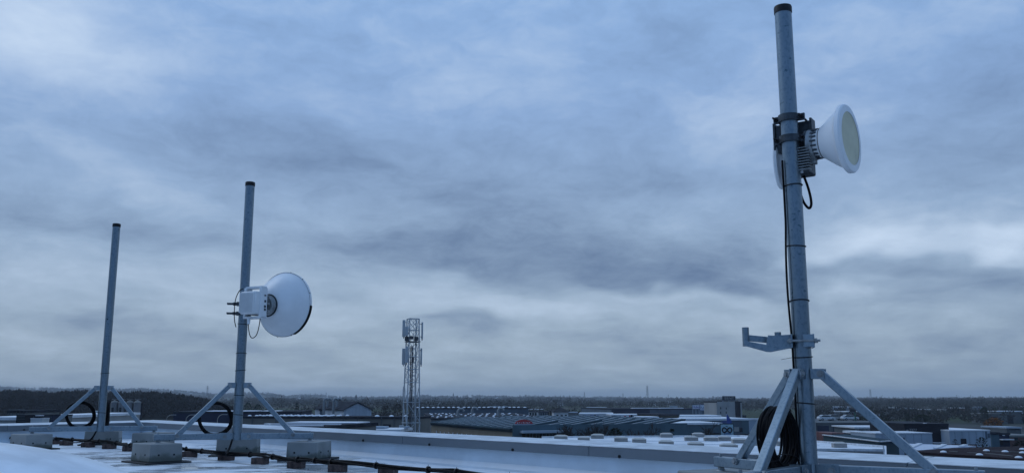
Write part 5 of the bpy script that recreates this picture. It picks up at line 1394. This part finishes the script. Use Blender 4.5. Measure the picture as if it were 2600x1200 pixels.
for i in range(230):
    px = rnd.uniform(2050, 2680); Y = rnd.uniform(300, 470); a = at(px, 1000, Y)
    tx.append(a.x); ty.append(Y); tz.append(G); th_.append(rnd.uniform(2.5, 6.0)); tw_.append(rnd.uniform(3.5, 7))
for i in range(120):
    px = rnd.uniform(900, 1760); Y = rnd.uniform(350, 480); a = at(px, 1000, Y)
    tx.append(a.x); ty.append(Y); tz.append(G); th_.append(rnd.uniform(2.5, 5.0)); tw_.append(rnd.uniform(3.5, 7))
sz = np.clip(np.array(ty) * .0011, 1.0, 3.2)
o = trimesh('countryside_trees', twig_cloud(tx, ty, tz, th_, tw_, 56, sz * .6, .45), FARM)
tag(o, 'hazy mass of far hedges and copses spread to the hills', 'countryside trees', None, 'stuff')

# far houses scattered among the trees
hm = MB().extr([(-4, 0), (4, 0), (4, 4), (0, 6.4), (-4, 4)], (0, 0, 0), (1, 0, 0), (0, 0, 1), (0, 1, 0), -5, 5).mesh('wall', False)
hr_ = fixn(MB().extr([(-4.4, 3.8), (0, 6.5), (4.4, 3.8), (4.4, 4.05), (0, 6.8), (-4.4, 4.05)], (0, 0, 0), (1, 0, 0), (0, 0, 1), (0, 1, 0), -5.3, 5.3).build('roof', R_TILE)); hrm = hr_.data; bpy.data.objects.remove(hr_)
hm.materials.append(W_WHITE)
for i in range(40):
    px = rnd.uniform(480, 2640); Y = 1100 * (3800 / 1100) ** rnd.random(); p = at(px, 1000, Y)
    t = thing('far_house', 'tiny pale house among the far trees beyond the halls', 'house', (p.x, Y, terrain_z(p.x, Y)), rnd.uniform(-1.6, 1.6), 'tiny far houses among the trees')
    k = rnd.uniform(.8, 1.25)
    for m_, n_ in ((hm, 'wall'), (hrm, 'roof')):
        q = inst(m_, t, (0, 0, 0), 0, (k, k * rnd.uniform(.9, 1.4), k), n_)
# small sheds and workshops scattered between the halls and the countryside
SH = [W_GREY, W_LBLUE, W_DGREY, W_TAN, W_SLATE, material('wall_brick_red', (.10, .045, .035))]; SR = [R_DARK, R_SNOW, W_GREY, R_TILE, R_SNOW, W_LBLUE]
shm = [MB().bb(-1, 1, -1, 1, 0, 1).mesh('wall', False) for _ in SH]; srm = [MB().bb(-1.03, 1.03, -1.05, 1.05, 1.0, 1.08).mesh('roof', False) for _ in SR]
sdm = MB().bb(-.25, .25, -1.02, -.98, 0, .72).mesh('door', False); sdm.materials.append(W_BLACK)
for a, m_ in zip(shm + srm, SH + SR): a.materials.append(m_)
WN = ['grey', 'pale blue', 'dark grey', 'taupe', 'slate', 'brick red']; RN = ['dark', 'snowy', 'grey', 'tiled', 'white', 'pale']
ORD = ['first', 'second', 'third', 'fourth', 'fifth', 'sixth', 'seventh', 'eighth', 'ninth', 'tenth', 'eleventh', 'twelfth', 'thirteenth', 'fourteenth', 'fifteenth', 'sixteenth', 'seventeenth', 'eighteenth', 'nineteenth', 'twentieth']
for band, (pa, pb_, n0, where) in enumerate(((1180, 1900, 10, 'behind the central halls'), (2050, 2640, 20, 'behind the right hand halls'))):
    for i in range(n0):
        px = pa + (pb_ - pa) * (i + rnd.uniform(.15, .85)) / n0; Y = rnd.uniform(330, 600); p = at(px, 1000, Y)
        wi, ri = rnd.randrange(6), rnd.randrange(6)
        t = thing('small_shed', 'small %s shed with %s roof, %s from left %s' % (WN[wi], RN[ri], ORD[i], where), 'shed', (p.x, Y, terrain_z(p.x, Y)), rnd.uniform(-.4, .4), 'small sheds beyond the halls')
        sx, sy, sz_ = rnd.uniform(2.2, 5.5), rnd.uniform(3, 5), rnd.uniform(2.4, 4.2)
        for m_, n_ in ((shm[wi], 'wall'), (srm[ri], 'roof'), (sdm, 'door')): inst(m_, t, (0, 0, 0), 0, (sx, sy, sz_), n_)
# single trees one can tell apart
def bare_tree(label, px, ytop, Y, spread, seed, name='bare_tree', group='bare trees by the halls', dens=1.0):
    r_ = random.Random(seed); p = at(px, ytop, Y); H_ = p.z - G
    t = thing(name, label, 'tree', (p.x, Y, G), r_.uniform(0, 6), group)
    tr = MB(); br = MB()
    tr.cyl((0, 0, 0), (0, 0, H_ * .35), H_ * .022, H_ * .014, n=7); tr.cyl((0, 0, H_ * .35), (r_.uniform(-.1, .1), 0, H_ * .8), H_ * .014, H_ * .005, n=6)
    def grow(q, d, ln, rad, dep):
        e = q + d * ln; br.cyl(q, e, rad, rad * .6, n=4, caps=False)
        if dep == 0: return
        for k in range(3 if dep > 1 else 3):
            nd = (d + Vector((r_.gauss(0, .5), r_.gauss(0, .5), r_.gauss(.18, .3)))).normalized()
            grow(q.lerp(e, r_.uniform(.45, 1.0)), nd, ln * r_.uniform(.55, .8), rad * .68, dep - 1)
    for k in range(int(11 * dens)):
        a = r_.uniform(0, 6.283); z = H_ * r_.uniform(.22, .62)
        grow(Vector((0, 0, z)), Vector((math.cos(a) * spread, math.sin(a) * spread, r_.uniform(.5, 1.0))).normalized(), H_ * r_.uniform(.17, .26), H_ * .012, 3)
    tr.build('trunk', TRUNK, t); br.build('crown', TWIG, t)
    return t
for i, (px, y0, sp_, lb) in enumerate(((1440, 1078, .45, 'slim bare tree nearest the shop front'), (1458, 1075, .6, 'bare tree second right of the shop front'), (1476, 1073, .7, 'tall wide bare tree left in the row before the teal wall'), (1497, 1073.5, .7, 'tall bare tree mid row before the teal wall'),
      (1519, 1075, .65, 'bare tree in the row just left of the dark bush'), (1541, 1080, .6, 'low bare tree behind the left side of the dark bush'), (1583, 1079, .6, 'bare tree just right of the dark bush'), (1619, 1078, .3, 'thin upright bare tree right of the dark bush'), (1647, 1077, .3, 'thin upright bare tree farther right of the dark bush'), (1798, 1074, .55, 'rounded bare tree left of the square sign'))):
    bare_tree(lb, px, y0, 112 if i < 9 else 146, sp_, 20 + i)
bare_tree('round bare tree among the small white houses', 1507, 1017, 520, .8, 51, group='bare trees by the halls', dens=1.6)
def dense_tree(label, px, ytop, Y, wpx, mat, shape, seed, n=900, name='evergreen_tree', zb=None):
    p = at(px, ytop, Y); z0 = G if zb is None else zb; H_ = p.z - z0; W_ = wpx * Y / FPX
    t = thing(name, label, 'tree', (p.x, Y, z0))
    MB().cyl((0, 0, 0), (0, 0, H_ * .9), H_ * .03, H_ * .006, n=7).build('trunk', TRUNK, t)
    g2 = np.random.default_rng(seed)
    u = g2.random(n); a = g2.random(n) * 6.283; rr_ = g2.random(n) ** .5
    if shape == 'cone': lay = np.floor(u * 9) / 9 + .06 * g2.random(n); rad = (1 - lay) * .5 * W_ * (1 + .15 * np.sin(lay * 57)) + .05 * W_; z = H_ * (.06 + .94 * lay) - rr_ * rad * .35
    elif shape == 'column': rad = W_ * .5 * np.sin(np.clip(u, .03, .97) * math.pi) ** .45 * (.8 + .25 * np.sin(a * 3 + u * 9)); z = H_ * (.05 + .95 * u)
    else: rad = W_ * .5 * np.sqrt(np.clip(1 - (u * 2 - 1) ** 2, .02, 1)) * (.85 + .2 * np.sin(a * 4 + u * 11)); z = H_ * (.12 + .88 * u)
    P = np.stack([rad * rr_ * np.cos(a), rad * rr_ * np.sin(a), z], 1)
    out = np.stack([np.cos(a), np.sin(a), np.full(n, .25 if shape != 'cone' else -.35)], 1) + g2.normal(size=(n, 3)) * .35
    out /= np.linalg.norm(out, axis=1)[:, None]; sd2 = np.cross(out, g2.normal(size=(n, 3))); sd2 /= np.linalg.norm(sd2, axis=1)[:, None]
    s = (W_ * (.06 if shape != 'cone' else .075) * (.6 + .9 * g2.random(n)))[:, None]
    trimesh('crown', np.stack([P - sd2 * s * .45, P + sd2 * s * .45, P + out * s * 1.6], 1), mat, t)
    return t
dense_tree('low wide dark evergreen bush before the teal wall', 1562, 1086, 110, 48, EVER, 'ball', 1, 1500, 'evergreen_bush')
dense_tree('small dark spruce on the right before the slate blue shop', 1706, 1082, 118, 30, EVER, 'cone', 2, 900)
dense_tree('dark conifer standing above the navy shed, right of the dish mast', 754, 1019, 320, 17, EVER, 'cone', 3)
dense_tree('squat dark conifer above the navy shed, just right of the dish pole', 630, 1021, 330, 24, EVER, 'ball', 4); dense_tree('low dark conifer beside the squat one above the navy shed', 655, 1026, 335, 26, EVER, 'ball', 5)
dense_tree('dark bare looking oak right of the pale gabled hall', 981, 1030, 330, 26, WOODM, 'ball', 6, 700, 'oak_tree'); dense_tree('dark rounded tree just left of the lattice tower', 1010, 1025, 330, 30, WOODM, 'ball', 7, 900, 'oak_tree')
dense_tree('dark round tree right of the strut of the nearest mast', 2243, 1046, 300, 18, EVER, 'ball', 8); dense_tree('dark pointed round tree left of the black block', 2303, 1048, 300, 15, EVER, 'ball', 9); dense_tree('dark small tree on higher ground above the black block', 2322, 1036, 480, 14, EVER, 'ball', 10)
dense_tree('broad grey brown tree above the black block', 2340, 1052, 300, 44, OLIVE, 'ball', 12, 900, 'oak_tree')
for i, (px, y0, wd, lb) in enumerate(((2498, 1032, 22, 'tall olive poplar left of the poplar row at right'), (2525, 1034, 20, 'second tall olive poplar in the row at right'), (2552, 1030, 22, 'third and tallest olive poplar in the row at right'), (2583, 1035, 24, 'last olive poplar near the right edge'), (2470, 1052, 26, 'low olive tree left of the poplar row'))):
    dense_tree(lb, px, y0, 330 + 8 * i, wd, OLIVE, 'column', 30 + i, 900, 'poplar_tree')
dense_tree('bushy russet leaved tree at right above the whitewashed hall', 2522, 1061, 200, 52, ORNG, 'ball', 40, 900, 'russet_tree')
dense_tree('russet shrub left of the black block', 2287, 1068, 175, 14, ORNG, 'column', 41, 400, 'russet_tree')
for i, (px, y0, wd, lb) in enumerate(((2425, 1114, 20, 'bare bush against the whitewashed wall, left of the door'), (2492, 1110, 40, 'dark bush right of the door in the whitewashed wall'), (2590, 1118, 40, 'dark bush at the right edge before the brown building'), (2160, 1052, 50, 'dark bushy tree behind the dark warehouse'), (2200, 1056, 46, 'dark broad tree behind the green pole'))):
    dense_tree(lb, px, y0, (118, 112, 140, 290, 300)[i], wd, (WOODM, EVER, WOODM, WOODM, OLIVE)[i], 'ball', 60 + i, 700, 'bush')

# ================================================================== air
def haze():
    me = MB().bb(-9800, 9800, -9800, 9800, -60, 62).mesh('haze', False)
    m = bpy.data.materials.new('haze_air'); m.use_nodes = True; tt = m.node_tree; tt.nodes.clear()
    out = tt.nodes.new('ShaderNodeOutputMaterial'); pv_ = tt.nodes.new('ShaderNodeVolumePrincipled')
    pv_.inputs['Color'].default_value = (.86, .90, .95, 1); pv_.inputs['Density'].default_value = 1.8e-4
    tt.links.new(pv_.outputs[0], out.inputs['Volume']); me.materials.append(m)
    o = bpy.data.objects.new('haze', me); COL.objects.link(o); o['kind'] = 'stuff'; o['label'] = 'thin winter haze over the whole countryside'; o['category'] = 'haze'
    return o
HAZE = haze()
